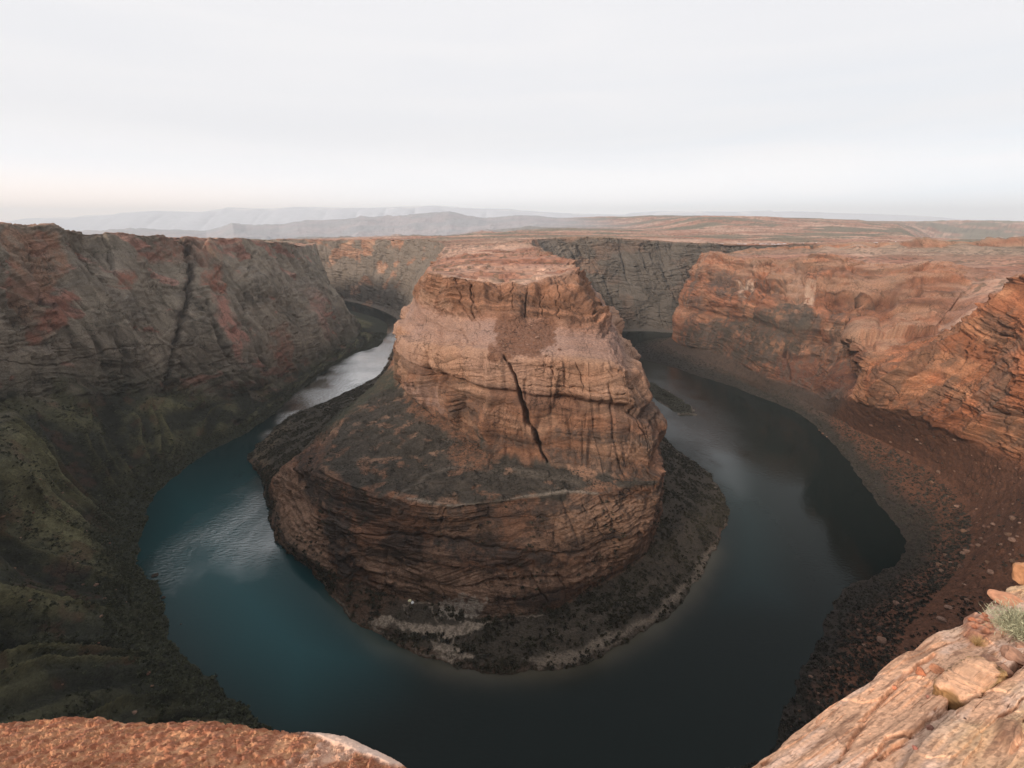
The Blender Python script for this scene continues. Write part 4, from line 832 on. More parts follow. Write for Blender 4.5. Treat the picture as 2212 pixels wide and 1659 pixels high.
rip = np.maximum.reduce([inpoly(px, py, [(870, 700), (870, 800), (700, 890), (560, 950), (600, 870), (700, 800), (780, 750)], 25),
   inpoly(px, py, [(500, 1040), (580, 1080), (600, 1180), (620, 1240), (500, 1240), (440, 1180), (330, 1240), (350, 1180), (440, 1120)], 45) * .8,
   inpoly(px, py, [(1380, 780), (1440, 800), (1600, 900), (1640, 960), (1520, 960), (1600, 1100), (1540, 1060), (1430, 960), (1400, 860)], 30) * .6])
io = mw.node_tree.nodes.new('ShaderNodeMath'); io.operation = 'MULTIPLY_ADD'; io.inputs[1].default_value = 9.5; io.inputs[2].default_value = 1.19; ga = mw.node_tree.nodes.new('ShaderNodeAttribute'); ga.attribute_name = 'reflect_boost'; mw.node_tree.links.new(ga.outputs['Fac'], io.inputs[0]); mw.node_tree.links.new(io.outputs[0], b.inputs['IOR'])  # IOR raised in outlined patches to brighten the reflected sky
at = o.data.attributes.new('ripple', 'FLOAT', 'POINT'); at.data.foreach_set('value', rip.astype(np.float32).ravel())
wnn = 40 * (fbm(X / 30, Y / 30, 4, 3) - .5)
boost = np.maximum.reduce([inpoly(px + wnn, py + wnn, [(880, 690), (880, 800), (760, 850), (660, 915), (575, 945), (610, 880), (690, 815), (765, 765), (820, 740)], 18),
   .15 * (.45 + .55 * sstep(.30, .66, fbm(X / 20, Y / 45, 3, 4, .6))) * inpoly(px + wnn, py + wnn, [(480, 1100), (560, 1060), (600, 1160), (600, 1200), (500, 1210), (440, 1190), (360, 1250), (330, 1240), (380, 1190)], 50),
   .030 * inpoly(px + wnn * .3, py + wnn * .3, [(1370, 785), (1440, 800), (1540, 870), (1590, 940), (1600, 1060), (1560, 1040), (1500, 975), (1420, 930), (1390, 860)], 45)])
at = o.data.attributes.new('reflect_boost', 'FLOAT', 'POINT'); at.data.foreach_set('value', boost.astype(np.float32).ravel())
tag(o, 'dark teal river curving round the foot of the butte', 'river', kind='structure')

# gravel island in the right arm
isl = [(1380, 812), (1402, 822), (1440, 843), (1478, 866), (1500, 884), (1507, 901), (1485, 901), (1452, 888), (1420, 866), (1392, 845), (1376, 826)]
W_ = np.array([p(a, b_)[:2] for a, b_ in isl]); W_ = dens2(np.vstack([W_, W_[:1]]), 14)[:-1]; ctr = W_.mean(0)
ks = np.linspace(0, 1, 30); Pg = []
for k in ks:
    ring = ctr + (W_ - ctr) * (1.03 - k * 1.02); n = vn(ring[:, 0] / 9, ring[:, 1] / 9, 0)
    Pg.append(np.column_stack([ring + (vn(ring[:, 0] / 6, ring[:, 1] / 6, 4)[:, None] - .5) * 5 * (1 - k), -0.8 + 4.2 * np.sin(min(1, k * 1.6) * math.pi / 2) + (n - .5) * 2.0]))
Pg = np.array(Pg).transpose(1, 0, 2); Pg = np.vstack([Pg, Pg[:1]])
ci = np.broadcast_to(np.array([.05, .045, .03]), Pg.shape).astype(np.float32).copy(); ci *= (.5 + fbm(Pg[..., 0] / 5, Pg[..., 1] / 5, 0, 3))[..., None]
kk = np.broadcast_to(ks[None], Pg.shape[:2]); ci = mixc(ci, SND * .7, sstep(.22, .08, kk) * sstep(.4, .6, vn(Pg[..., 0] / 14, Pg[..., 1] / 14, 3)))
o = grid_mesh('river_island', Pg, ci, M_rock); tag(o, 'low dark brush covered gravel island in the right arm of the river', 'island', kind='structure')

# ================================================================== NEAR LEDGES
def ledge(edge, inner_off, z_edge, z_in, n_u, n_v, drop):
    """a rock platform: edge line traced to its height, surface running inwards, cliff falling outwards"""
    n_ = len(edge) - 1
    E = np.array([e_[0] if np.ndim(e_[0]) else p(e_[0], e_[1], CAMZ + z_edge(k / n_)) for k, e_ in enumerate(edge)])
    I = np.array([e_[1] if np.ndim(e_[0]) else p(e_[0] + inner_off[0], e_[1] + inner_off[1], CAMZ + z_in(k / n_)) for k, e_ in enumerate(edge)])
    Od = E - I; Od[:, 2] = 0; Od /= np.linalg.norm(Od, axis=1, keepdims=True)
    rows = [E + Od * d_ + np.array([0, 0, dz]) for d_, dz in drop[::-1]]
    rows += [E, E * .66 + I * .34 + np.array([0, 0, .0]), E * .33 + I * .67, I, I - Od * 2.5 + np.array([0, 0, .3]), I - Od * 8.0 + np.array([0, 0, -.4])]
    S_ = np.array(rows)                                    # (rows, k, 3)
    t = np.arange(S_.shape[1]); A = np.stack([pchip(t, r, np.linspace(0, t[-1], n_u)) for r in S_], 1)
    t = np.arange(A.shape[1]); nd = len(drop)
    tv = np.concatenate([np.linspace(0, nd - 1, 130, endpoint=False), np.linspace(nd - 1, nd, 50, endpoint=False), np.linspace(nd, nd + 3, n_v, endpoint=False), np.linspace(nd + 3, nd + 5, 24)])
    o = np.empty((n_u, len(tv), 3)); B_ = A.transpose(1, 0, 2).reshape(A.shape[1], -1)
    o = pchip(t, B_, tv).reshape(len(tv), n_u, 3).transpose(1, 0, 2)
    return o, np.broadcast_to(tv[None] - nd, o.shape[:2])

def face(G, tv, sc_):
    """weathered face below a ledge: stepped beds and broken blocks pushed in and out"""
    x, y, z = G[..., 0].copy(), G[..., 1].copy(), G[..., 2].copy(); off = sstep(0.0, -.6, tv)
    kz = z / .32 + .6 * vn(x / 1.2, y / 1.2, z / .8); k0 = np.floor(kz); f_ = sstep(0, .15, kz - k0)
    o1 = vn(k0 * 5.3, x / .9, y / .9); o0 = vn((k0 - 1) * 5.3, x / .9, y / .9); dd = .5 * (o0 * (1 - f_) + o1 * f_ - .5) + .5 * (fbm(x / .8, y / .8, z / .5, 4, .6) - .5)
    e_i = int(np.argmin(np.abs(tv[0]))); inw = G[:, e_i + 120] - G[:, e_i]; inw[:, 2] = 0; inw = blur(np.repeat((inw / np.linalg.norm(inw, axis=1, keepdims=True))[:, None], 3, 1), 30)[:, 1]
    G += inw[:, None, :] * (np.maximum(.22 - dd, 0) * off * sc_)[..., None]
    return off, o1
EDGE_R = [(1480, 1790), (1560, 1716), (1623, 1658), (1668, 1630), (1713, 1591), (1760, 1555), (1794, 1527), (1833, 1502), (1886, 1471), (1914, 1440), (1965, 1412), (2006, 1381), (2029, 1367), (2051, 1362),
          (2085, 1342), (2093, 1331), (2124, 1320), (2141, 1303), (2169, 1289), (2175, 1272), (2212, 1264), (2300, 1225), (2420, 1180), (2600, 1120), ((15.5, 3.5, 299.4), (9.5, 0, 301.2)), ((15.5, -3, 299.2), (8.5, -3, 301.4)), ((11, -9, 299), (5.5, -5.5, 301.2)), ((3, -11, 299), (2, -6, 301.2))]
G, tv = ledge(EDGE_R, (342, 480), lambda k: -4.3 - 1.0 * k, lambda k: -3.3 - .5 * k, 1100, 620, [(.04, -.10), (.12, -.8), (.30, -2.2), (.7, -5), (1.2, -10)])
px, py, _ = proj(G); x, y = G[..., 0].copy(), G[..., 1].copy()
e0, e1 = np.array(p(1713, 1591, 300.5)), np.array(p(2141, 1303, 300)); ed = (e1 - e0)[:2]; ed /= np.linalg.norm(ed)
a = x * ed[0] + y * ed[1]; b = -x * ed[1] + y * ed[0]       # along and across the grain
bw = b + .05 * (vn(a / 1.1, b / .5, 0) - .5) + .02 * (vn(a / .25, b / .1, 7) - .5)
on = sstep(-.25, .1, tv)
h = .13 * (fbm(a / 1.5, b / .7, 1, 3) - .5) + .030 * (vn(bw / .13, a / 2.4, 2) - .5) + .022 * (vn(bw / .030, a / .7, 3) - .5) * sstep(.3, .6, vn(a / .7, b / .4, 4)) + .016 * (fbm(a / .05, b / .03, 5, 4, .65) - .5) - .02 * sstep(.80, .97, ridge(bw / .055, a / .9, 15, 2)) * sstep(.45, .6, vn(a / .5, b / .3, 14))
# weathered pits and peeled layers
pl_ = vn(bw / .22, a / .7, 9); h = h + .022 * sstep(.50, .53, pl_) + .014 * sstep(.6, .62, vn(bw / .10, a / .6, 12))
gr = sstep(.86, .985, ridge(bw / .34, a / 4.5, 6, 2)) * sstep(.4, .55, vn(a / .9, b / .6, 6)); h = h - .06 * gr
wxp = px + 8 * (vn(a / .12, b / .12, 3) - .5); wyp = py + 8 * (vn(a / .12, b / .12, 8) - .5)
def lcut(pts, wpx, dep):
    dd, _ = segdist(wxp, wyp, pts); return dep * np.exp(-(dd / wpx) ** 2)
h = h - lcut([(2250, 1405), (2212, 1434), (2160, 1475), (2105, 1507), (2060, 1520)], 9, .22) - lcut([(2060, 1518), (2010, 1560), (1960, 1600), (1900, 1640)], 5, .05)
h = h - lcut([(2015, 1420), (1960, 1460), (1900, 1520), (1850, 1580), (1815, 1640)], 4.5, .05) - lcut([(1970, 1590), (1920, 1600), (1880, 1640), (1850, 1670)], 5, .06) - lcut([(2212, 1525), (2180, 1550), (2150, 1565)], 3, .05)
plate = inpoly(px, py, [(2400, 1300), (2212, 1440), (2110, 1514), (2040, 1560), (1960, 1640), (1900, 1760), (2500, 1900), (2600, 1500)], 5); h = h + .10 * plate
sub = inpoly(wxp, wyp, [(2090, 1325), (2147, 1330), (2150, 1370), (2120, 1400), (2090, 1395), (2080, 1360)], 8); h = h + sub * (.09 * (vn(a / .07, b / .06, 4) - .2))
hol = inpoly(wxp, wyp, [(2150, 1572), (2185, 1580), (2197, 1612), (2170, 1640), (2140, 1600)], 8); h = h + .06 * hol
G[..., 2] += h * on + (1 - on) * .15 * (fbm(x / .4, y / .4, G[..., 2] / .12, 3) - .5)
out_n = (fbm(a / .25, G[..., 2] / .2, 2, 3) - .5) * .12 * (1 - on); G[..., 0] -= out_n * (-ed[1]) * -1; G[..., 1] += out_n * ed[0]
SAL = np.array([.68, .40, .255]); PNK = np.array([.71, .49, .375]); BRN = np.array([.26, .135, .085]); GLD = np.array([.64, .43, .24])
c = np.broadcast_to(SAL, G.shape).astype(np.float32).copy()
c = mixc(c, PNK, sstep(.42, .6, fbm(bw / .25, a / 1.1, 3, 4, .6)) * .85); c = mixc(c, GLD, sstep(.45, .65, fbm(bw / .5, a / 1.0, 8, 3)) * sstep(1950, 2150, px) * .8)
c = mixc(c, BRN, sstep(.60, .74, fbm(bw / .06, a / .55, 11, 4, .6)) * .65); c = mixc(c, BRN * .8, gr * .5); c = mixc(c, BRN * 1.1, hol * .75); c = mixc(c, np.array([.36, .15, .09]), sub * .8)
c = mixc(c, np.array([.30, .20, .14]), lcut([(2105, 1510), (2050, 1545), (2000, 1600), (1960, 1659)], 22, .6))
c = mixc(c, BRN * .9, sstep(.62, .68, fbm(a / .10, bw / .018, 31, 3, .6)) * .5); c = c * (.70 + .6 * fbm(a / .03, b / .015, 2, 3, .7))[..., None]
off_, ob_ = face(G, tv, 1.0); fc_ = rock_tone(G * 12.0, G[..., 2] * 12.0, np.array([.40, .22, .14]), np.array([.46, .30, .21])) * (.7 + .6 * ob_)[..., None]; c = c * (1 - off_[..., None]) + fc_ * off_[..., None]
LR = (G, c, px, py)
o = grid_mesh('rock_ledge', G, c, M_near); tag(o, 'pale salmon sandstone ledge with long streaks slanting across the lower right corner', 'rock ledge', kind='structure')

EDGE_L = [((-7, -9, 299.5), (-4, -5, 301.6)), ((-9, -3, 300), (-5, -2, 302)), (-420, 1600), (-200, 1572), (-100, 1564), (0, 1559), (62, 1556), (128, 1550), (194, 1548), (235, 1551), (289, 1562), (413, 1566), (496, 1572), (579, 1586), (661, 1594), (723, 1597), (765, 1609), (796, 1624), (830, 1640), (867, 1660), (905, 1700), (930, 1790), (940, 1900)]
G, tv = ledge(EDGE_L, (-90, 420), lambda k: -3.1 + .1 * k, lambda k: -2.5 - .1 * k, 1000, 420, [(.04, -.12), (.12, -.8), (.30, -2.2), (.7, -5), (1.2, -10)])
px, py, _ = proj(G); x, y = G[..., 0].copy(), G[..., 1].copy(); on = sstep(-.25, .1, tv)
lip = inpoly(px + 10 * (vn(x / .1, y / .1, 1) - .5), py, [(655, 1590), (723, 1595), (765, 1606), (800, 1623), (880, 1665), (840, 1664), (800, 1645), (750, 1625), (700, 1606)], 5)
u_, v_ = x * .8 + y * .6, -x * .6 + y * .8
n1_ = fbm(u_ / .042, v_ / .024, 1, 4, .62); n2_ = sstep(.35, .7, n1_)
h = .12 * (fbm(x / .9, y / .9, 2, 3) - .5) + (.030 * n2_ + .014 * (fbm(u_ / .02, v_ / .014, 1, 2) - .5)) * (1 - .85 * lip) + .03 * lip
G[..., 2] += h * on + (1 - on) * .1 * (fbm(x / .3, y / .3, G[..., 2] / .1, 3) - .5)
c = np.broadcast_to(np.array([.40, .175, .10]), G.shape).astype(np.float32).copy()
c = mixc(c, np.array([.56, .31, .175]), sstep(.42, .6, fbm(u_ / .055 + 4, v_ / .028, 6, 4, .65)) * .85); c = mixc(c, np.array([.22, .085, .055]), sstep(.5, .66, n1_) * .6)
c = mixc(c, np.array([.62, .46, .38]), lip * .95); c = mixc(c, PNK * .9, sstep(.55, .7, fbm(x / .12, y / .12, 8, 3)) * sstep(560, 720, px) * .6)
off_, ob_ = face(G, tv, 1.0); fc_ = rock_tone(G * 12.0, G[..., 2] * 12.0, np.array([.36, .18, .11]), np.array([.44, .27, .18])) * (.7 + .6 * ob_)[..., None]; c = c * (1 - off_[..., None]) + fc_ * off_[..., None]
LL = (G, c, px, py)
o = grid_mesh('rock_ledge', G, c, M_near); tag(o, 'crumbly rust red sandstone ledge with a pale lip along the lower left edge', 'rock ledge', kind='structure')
# ================================================================== THINGS
import bmesh
def ico(sub):
    bm = bmesh.new(); bmesh.ops.create_icosphere(bm, subdivisions=sub, radius=1.0)
    V = np.array([v.co[:] for v in bm.verts]); F = np.array([[v.index for v in f.verts] for f in bm.faces]); bm.free(); return V, F
ICO2, ICO3, ICO4, ICO5 = ico(2), ico(3), ico(4), ico(5)
def boulder_mesh(seed, base=ICO3, cuts=9, rough=.10, flat=.75, cut=(.55, .85)):
    r = np.random.default_rng(seed); V = base[0].copy()
    for _ in range(cuts):
        n = r.normal(size=3); n /= np.linalg.norm(n); hh = r.uniform(*cut); d = V @ n - hh; V -= np.maximum(d, 0)[:, None] * n
    V += V * (rough * 2 * (fbm(V[:, 0] * 2 + seed, V[:, 1] * 2, V[:, 2] * 2, 3) - .5))[:, None]
    V[:, 2] *= flat; V[:, :2] *= 1 / np.abs(V[:, :2]).max(); return V, base[1]
def surf(key, a, b_, ymax=None):
    G_, pxb, pyb, VI_ = DBG[key]; m = (G_[..., 1] < (ymax or 1e9)); xx, yy, _ = PJ[key]
    dd = (xx - a) ** 2 + (yy - b_) ** 2 + (~m) * 1e9; near_ = dd < max(dd.min() * 2, 9); D_ = np.where(near_, np.linalg.norm(G_ - np.array([0, 0, CAMZ]), axis=-1), 1e9)
    i = np.unravel_index(np.argmin(D_), D_.shape); return G_[i]
PJ = {k: proj(v[0]) for k, v in DBG.items()}
def lsurf(Lg, a, b_):
    G_ = Lg[0]; xx, yy, _ = proj(G_); dd = (xx - a) ** 2 + (yy - b_) ** 2; i = np.unravel_index(np.argmin(dd), dd.shape); return G_[i]
def lift(me_V, F, col, name, loc, mat, scale=1, rz=0, parent=None, smooth=False):
    cc = np.broadcast_to(np.asarray(col, np.float32), me_V.shape).copy() if np.ndim(col) == 1 else col
    o = raw_mesh(name, me_V, F, cc, mat, smooth, parent); o.location = loc; o.rotation_euler = (0, 0, rz)
    o.scale = (scale,) * 3 if np.isscalar(scale) else scale; return o

# --- boulders on the right scree slope and on the left talus: eight shapes, copied
protos = []
for k in range(8):
    V, F = boulder_mesh(40 + k, ICO2, 8, .12, .7); me = raw_mesh('boulder', V, F, np.broadcast_to(np.array([[.20, .115, .075], [.27, .165, .12], [.16, .085, .06], [.23, .14, .10]][k % 4], np.float32), V.shape), M_rock, False)
    protos.append(me)
def scatter(key, poly, n, seed, vmin=0, vmax=99, ymax=1e9, gap=9):
    """surface points that show inside a traced outline, even per picture area but at least gap px apart"""
    G_, _, _, VI_ = DBG[key]; xx, yy, _ = PJ[key]; r = np.random.default_rng(seed)
    ok = (inpoly(xx, yy, poly, .5) > .5) & (VI_ > vmin) & (VI_ < vmax) & (G_[..., 1] < ymax) & (G_[..., 1] > 60)
    I = np.argwhere(ok); r.shuffle(I); out_, got = [], []
    for i in I[:60000]:
        a_, b2 = xx[i[0], i[1]], yy[i[0], i[1]]
        if got and (np.hypot(np.array(got)[:, 0] - a_, np.array(got)[:, 1] - b2) < gap).any(): continue
        got.append((a_, b2)); out_.append(G_[i[0], i[1]])
        if len(out_) >= n: break
    return out_
nb = 0
def place(pts, label, group, lo, hi, seed, big=2.2):
    global nb
    r = random.Random(seed)
    for pt in pts:
        k = r.randrange(8); first = protos[k] is not None and not protos[k].get('used')
        o = protos[k] if first else protos[k].copy()
        if first: o['used'] = 1
        else: C.objects.link(o)
        s_ = lo + (hi - lo) * r.random() ** big
        o.location = (pt[0], pt[1], pt[2] + s_ * .25); o.rotation_euler = (0, 0, r.uniform(0, 6.28)); o.scale = (s_, s_ * r.uniform(.7, 1), s_ * r.uniform(.7, 1))
        tag(o, label, 'boulder', group); nb += 1
RS = [(1900, 900), (2100, 960), (2212, 1010), (2212, 1260), (2100, 1310), (1960, 1390), (1840, 1470), (1800, 1400), (1900, 1300), (2030, 1230), (1990, 1130), (1930, 1050), (1850, 960)]
place(scatter('R', RS, 170, 5, 1.5, 3.2, 700, 9), 'sandstone boulder on the brown scree slope between the right river bank and the spur', 'boulders strewn over the brown scree slope', .5, 3.8, 1, 3.2)
place(scatter('R', [(1790, 1300), (2000, 1330), (2150, 1290), (2000, 1400), (1800, 1540), (1700, 1600), (1740, 1420)], 30, 6, 1.0, 3.2, 500, 16), 'small pale boulder in the dark brush behind the pale salmon ledge', 'boulders in the brush below the salmon ledge', .5, 1.6, 2)
place(scatter('L', [(60, 1000), (330, 1150), (270, 1250), (350, 1440), (560, 1590), (100, 1550), (0, 1400), (0, 1060)], 45, 7, 1.2, 3.2, 600, 22), 'reddish boulder on the dark olive talus of the left bank', 'boulders on the olive talus of the left bank', .6, 2.0, 3)
place(scatter('B', [(1075, 700), (1185, 700), (1215, 765), (1150, 785), (1060, 775)], 35, 8, 7, 8.4, 640, 7), 'brown boulder on the scree fan under the upper cliff of the butte', 'boulders on the scree fan of the butte', .8, 2.4, 4)
place([q(1700 + 0 * k, 885, 700) if 0 else surf('R', a_, b_, 900) for a_, b_ in [(1716, 893), (1728, 903), (1737, 909), (1748, 914), (1759, 921), (1768, 928), (1776, 935), (1783, 945)]], 'pale boulder in the row along the waterline of the right bank', 'pale boulders along the right waterline', 1.4, 2.6, 5)
# --- rocks standing in the river
for (a_, b_, s_, lab) in [(335, 1244, 6.0, 'large dark boulder standing in the water off the left bank'), (307, 1247, 2.6, 'small dark rock in the shallows between the bank and the large boulder'),
                          (330, 1274, 1.8, 'flat little rock awash below the large river boulder'), (352, 1292, 4.0, 'jagged dark rock at the tip of the left bank'), (391, 1348, 1.6, 'small rock off the bank below the jagged tip')]:
    V, F = boulder_mesh(int(a_), ICO3, 9, .15, .8); o = lift(V, F, (.062, .045, .035), 'river_boulder', p(a_, b_), M_rock, (s_ * .5, s_ * .45, s_ * .55), a_)
    tag(o, lab, 'boulder', 'rocks standing in the river')
# snag in the water
bm = bmesh.new()
for k, (dx, dy, hh, r0) in enumerate([(0, 0, 5.0, .35), (.8, .3, 3.0, .22), (-.6, .2, 2.2, .2)]):
    m_ = bmesh.ops.create_cone(bm, segments=7, radius1=r0, radius2=r0 * .3, depth=hh, cap_ends=True)
    for v in m_['verts']: v.co.x += dx + .25 * v.co.z * (k - .5) * .4; v.co.y += dy; v.co.z += hh / 2 - .5
me = bpy.data.meshes.new('snag'); bm.to_mesh(me); bm.free(); me.materials.append(M_veg); at = me.color_attributes.new('tone', 'FLOAT_COLOR', 'POINT'); at.data.foreach_set('color', np.tile([.05, .04, .03, 1], len(me.vertices)).astype(np.float32))
o = bpy.data.objects.new('snag', me); C.objects.link(o); o.location = p(468, 1462); tag(o, 'dead snag sticking out of the water off the lower left bank', 'snag')
# --- two tents of the river camp
def tent(px_, py_, col, label, rz):
    loc = surf('B', px_, py_, 420); e = bpy.data.objects.new('tent', None); C.objects.link(e); e.location = loc; e.rotation_euler = (0, 0, rz)
    tag(e, label, 'tent', 'tents of the river camp')
    V = ICO3[0].copy(); V = V * np.array([1.6, 1.3, 1.25]); V[:, 2] = np.where(V[:, 2] < 0, V[:, 2] * .1, V[:, 2]); ridge_ = 1 - .12 * np.abs(np.sin(2 * np.arctan2(V[:, 1], V[:, 0]))); V[:, :2] *= ridge_[:, None]
    raw_mesh('fly', V, ICO3[1], np.broadcast_to(np.array(col, np.float32), V.shape), M_cloth, True, e)
    D_ = np.array([[1.50, -.45, 0], [1.50, .45, 0], [1.12, .3, .85], [1.12, -.3, .85]]) + np.array([.12, 0, 0]); D2 = D_ - np.array([.1, 0, 0])
    Vd = np.vstack([D_, D2]); Fd = np.array([[0, 1, 2, 3], [4, 7, 6, 5], [0, 4, 5, 1], [1, 5, 6, 2], [2, 6, 7, 3], [3, 7, 4, 0]]); raw_mesh('door', Vd, Fd, np.full(Vd.shape, .12), M_cloth, False, e)
M_cloth = rock_mat('tent_cloth', .3, .1, .05, .6)
tent(883, 1297, (.75, .68, .42), 'tiny pale yellow tent at the end of the path below the lower cliff', .4)
tent(889, 1300, (.8, .8, .78), 'tiny white tent just right of the yellow tent below the lower cliff', 1.4)

# --- brush: clumps of leaf-sized faces
def brush(name, label, pts, sizes, cols, seed, nf=22):
    r = np.random.default_rng(seed); n = len(pts); P_ = np.asarray(pts, float)
    dirs = r.normal(size=(n, nf, 3)); dirs /= np.linalg.norm(dirs, axis=2, keepdims=True); dirs[..., 2] = np.abs(dirs[..., 2])
    rad = np.asarray(sizes)[:, None, None] * .5; ctr_ = P_[:, None] + dirs * rad * np.array([1, 1, .8]) * r.uniform(.45, 1.0, (n, nf, 1))
    t1 = r.normal(size=(n, nf, 3)); t2 = r.normal(size=(n, nf, 3)); q_ = rad * .42
    t1 *= q_ / np.linalg.norm(t1, axis=2, keepdims=True); t2 *= q_ / np.linalg.norm(t2, axis=2, keepdims=True)
    V = np.stack([ctr_ - t1, ctr_ + t1 * .6 - t2, ctr_ + t2 + t1 * .5], 2).reshape(-1, 3); F = np.arange(len(V), dtype=np.int32).reshape(-1, 3)
    cc = np.repeat(np.asarray(cols)[:, None] * r.uniform(.6, 1.4, (n, nf, 1)), 3, 1).reshape(-1, 3)
    o = raw_mesh(name, V, F, cc, M_veg, False); tag(o, label, 'brush', kind='stuff'); return o
def pick(key, fn, n, seed):
    """random surface points, even per ground area, where fn(G, VI, px, py) says so"""
    G_, _, _, VI_ = DBG[key]; xx, yy, _ = PJ[key]; r = np.random.default_rng(seed)
    e1_ = np.gradient(G_, axis=0); e2_ = np.gradient(G_, axis=1); ar = np.linalg.norm(np.cross(e1_, e2_), axis=2)
    wt = fn(G_, VI_, xx, yy) * ar * ((xx > -40) & (xx < 2250) & (yy < 1720) & (G_[..., 1] > 60)); wt = wt / (150 + G_[..., 1]) ** .8
    i = r.choice(wt.size, n, p=(wt / wt.sum()).ravel()); i = np.stack(np.unravel_index(i, wt.shape), 1)
    return G_[i[:, 0], i[:, 1]] + e1_[i[:, 0], i[:, 1]] * r.uniform(-.5, .5, (n, 1)) + e2_[i[:, 0], i[:, 1]] * r.uniform(-.5, .5, (n, 1)), r
def clump(G_, s_=14, lo=.4, hi=.62, sd_=3): return sstep(lo, hi, fbm(G_[..., 0] / s_, G_[..., 1] / s_, sd_, 3))
def fI(G_, VI_, xx, yy):
    sand = np.maximum.reduce([inpoly(xx, yy, [(792, 1345), (830, 1330), (1060, 1345), (1000, 1375), (805, 1362)], 4), inpoly(xx, yy, [(930, 1385), (1030, 1420), (975, 1440), (950, 1432)], 4),
                              inpoly(xx, yy, [(1130, 1425), (1400, 1330), (1540, 1180), (1530, 1215), (1410, 1345), (1160, 1442)], 8) * .85])
    return ((VI_ > .12) & (VI_ < 2.05)) * (.15 + clump(G_)) * (1 - sand) * (G_[..., 1] < 1100) + ((VI_ >= 2.05) & (VI_ < 3.9)) * .10 * clump(G_, 22, .55, .7, 8) * (G_[..., 1] < 700)
P1, r1 = pick('B', fI, 11000, 21)
brush('brush', 'dark brush covering the low shelf round the foot of the butte', P1, r1.uniform(1.2, 4.2, 11000), np.array([.038, .034, .024]) * r1.uniform(.4, 1.6, (11000, 1)) + r1.uniform(0, .012, (11000, 1)) * np.array([1, .8, .2]), 3)
def fT(G_, VI_, xx, yy): return inpoly(xx, yy, [(690, 1015), (820, 1065), (990, 1086), (1275, 1062), (1424, 1040), (1300, 1024), (1060, 990), (1040, 940), (855, 830), (730, 915)], 4) * (G_[..., 1] < 680) * (.3 + clump(G_, 9))
P1, r1 = pick('B', fT, 7000, 22)
brush('brush', 'low grey scrub spread over the flat terrace of the butte', P1, r1.uniform(.7, 1.8, 7000), np.array([.058, .053, .042]) * r1.uniform(.35, 1.4, (7000, 1)), 4, 14)
def fL(G_, VI_, xx, yy): return (VI_ > .1) * (VI_ < 3.0) * (.12 + 2.2 * (VI_ < 1.45) + clump(G_, 16, .45, .65)) * (G_[..., 1] < 1300)
P1, r1 = pick('L', fL, 15000, 23)
brush('brush', 'dark olive brush on the left bank and its talus', P1, r1.uniform(1.0, 3.6, 15000), np.array([.048, .050, .030]) * r1.uniform(.4, 1.7, (15000, 1)), 5)
def fR(G_, VI_, xx, yy): return (VI_ > .1) * (VI_ < 3.0) * (.02 + 1.6 * (VI_ < 1.9) + 1.3 * sstep(300, 190, G_[..., 1] + 60 * (vn(G_[..., 0] / 25, G_[..., 1] / 25, 4) - .5)) * clump(G_, 16)) * (G_[..., 1] < 1250)
P1, r1 = pick('R', fR, 12000, 24)
brush('brush', 'dark grey green brush along the right bank', P1, r1.uniform(1.0, 3.6, 12000), np.array([.038, .034, .026]) * r1.uniform(.4, 1.7, (12000, 1)), 6)
n_ = 700; r1 = np.random.default_rng(9); f_ = Pg.reshape(-1, 3); f_ = f_[f_[:, 2] > .6]; P1 = f_[r1.integers(0, len(f_), n_)] + r1.normal(size=(n_, 3)) * [1.5, 1.5, 0]
brush('brush', 'dark brush on the gravel island in the right arm', P1, r1.uniform(1.0, 2.6, n_), np.array([.05, .045, .03]) * r1.uniform(.5, 1.5, (n_, 1)), 7)

# --- loose stones of the near ledges
def stone(a_, b_, wpx, lab, col, seed, flat=.7, L_=None, sx=1., rz=None, base=ICO4, sink=.25, cuts=12):
    g_ = lsurf(L_ or LR, a_, b_); dep = float(proj(g_)[2]); rr0 = wpx * dep / FPX * .5
    V, F = boulder_mesh(seed, base, cuts, .12, flat); cc = np.broadcast_to(np.array(col, np.float32), V.shape) * (.6 + .8 * fbm(V[:, 0] * 5 + seed, V[:, 1] * 5, V[:, 2] * 9, 3))[:, None]
    o = lift(V, F, cc.astype(np.float32), 'stone', (g_[0], g_[1], g_[2] + rr0 * flat * (1 - sink * 2) * .8), M_near, (rr0 * sx, rr0, rr0), seed if rz is None else rz, smooth=False)
    tag(o, lab, 'stone', 'loose stones on the salmon ledge' if L_ is None else None); return o
ANG = math.atan2(ed[1], ed[0])
stone(1987, 1454, 22, 'chunky red stone left of the flat red flake above the layered block', (.44, .17, .09), 301)
stone(2024, 1449, 30, 'flat red flake touching the left end of the layered block', (.50, .22, .12), 302, .35, sx=1.0)
stone(1931, 1487, 13, 'small orange red stone lying alone near the outer edge of the salmon ledge', (.52, .21, .12), 303)
stone(2005, 1508, 14, 'small dull red stone just below left of the layered block', (.38, .18, .13), 304)
stone(1976, 1618, 12, 'dark red stone in the groove at the bottom of the salmon ledge', (.30, .12, .09), 305)
stone(2010, 1575, 17, 'dark brown lump in the upper part of the groove', (.24, .12, .09), 306)
stone(2084, 1553, 6, 'tiny dark pebble below the layered block', (.10, .06, .05), 307)
for k, (a_, b_, w_, lab) in enumerate([(2140, 1428, 34, 'rounded brown slab stone at the right end of the layered block'), (2163, 1447, 36, 'brown stone wedged beside the crack at the right end of the block'), (2186, 1420, 52, 'broad flat brown stone under the sagebrush'),
    (2205, 1398, 26, 'small brown stone right under the sagebrush at the frame edge'), (2152, 1398, 30, 'angular red stone left of the broad flat stone'), (2208, 1438, 22, 'orange stone at the right frame edge above the crack')]):
    stone(a_, b_, w_, lab, (.36, .20, .135) if k != 5 else (.52, .25, .15), 320 + k, .5)
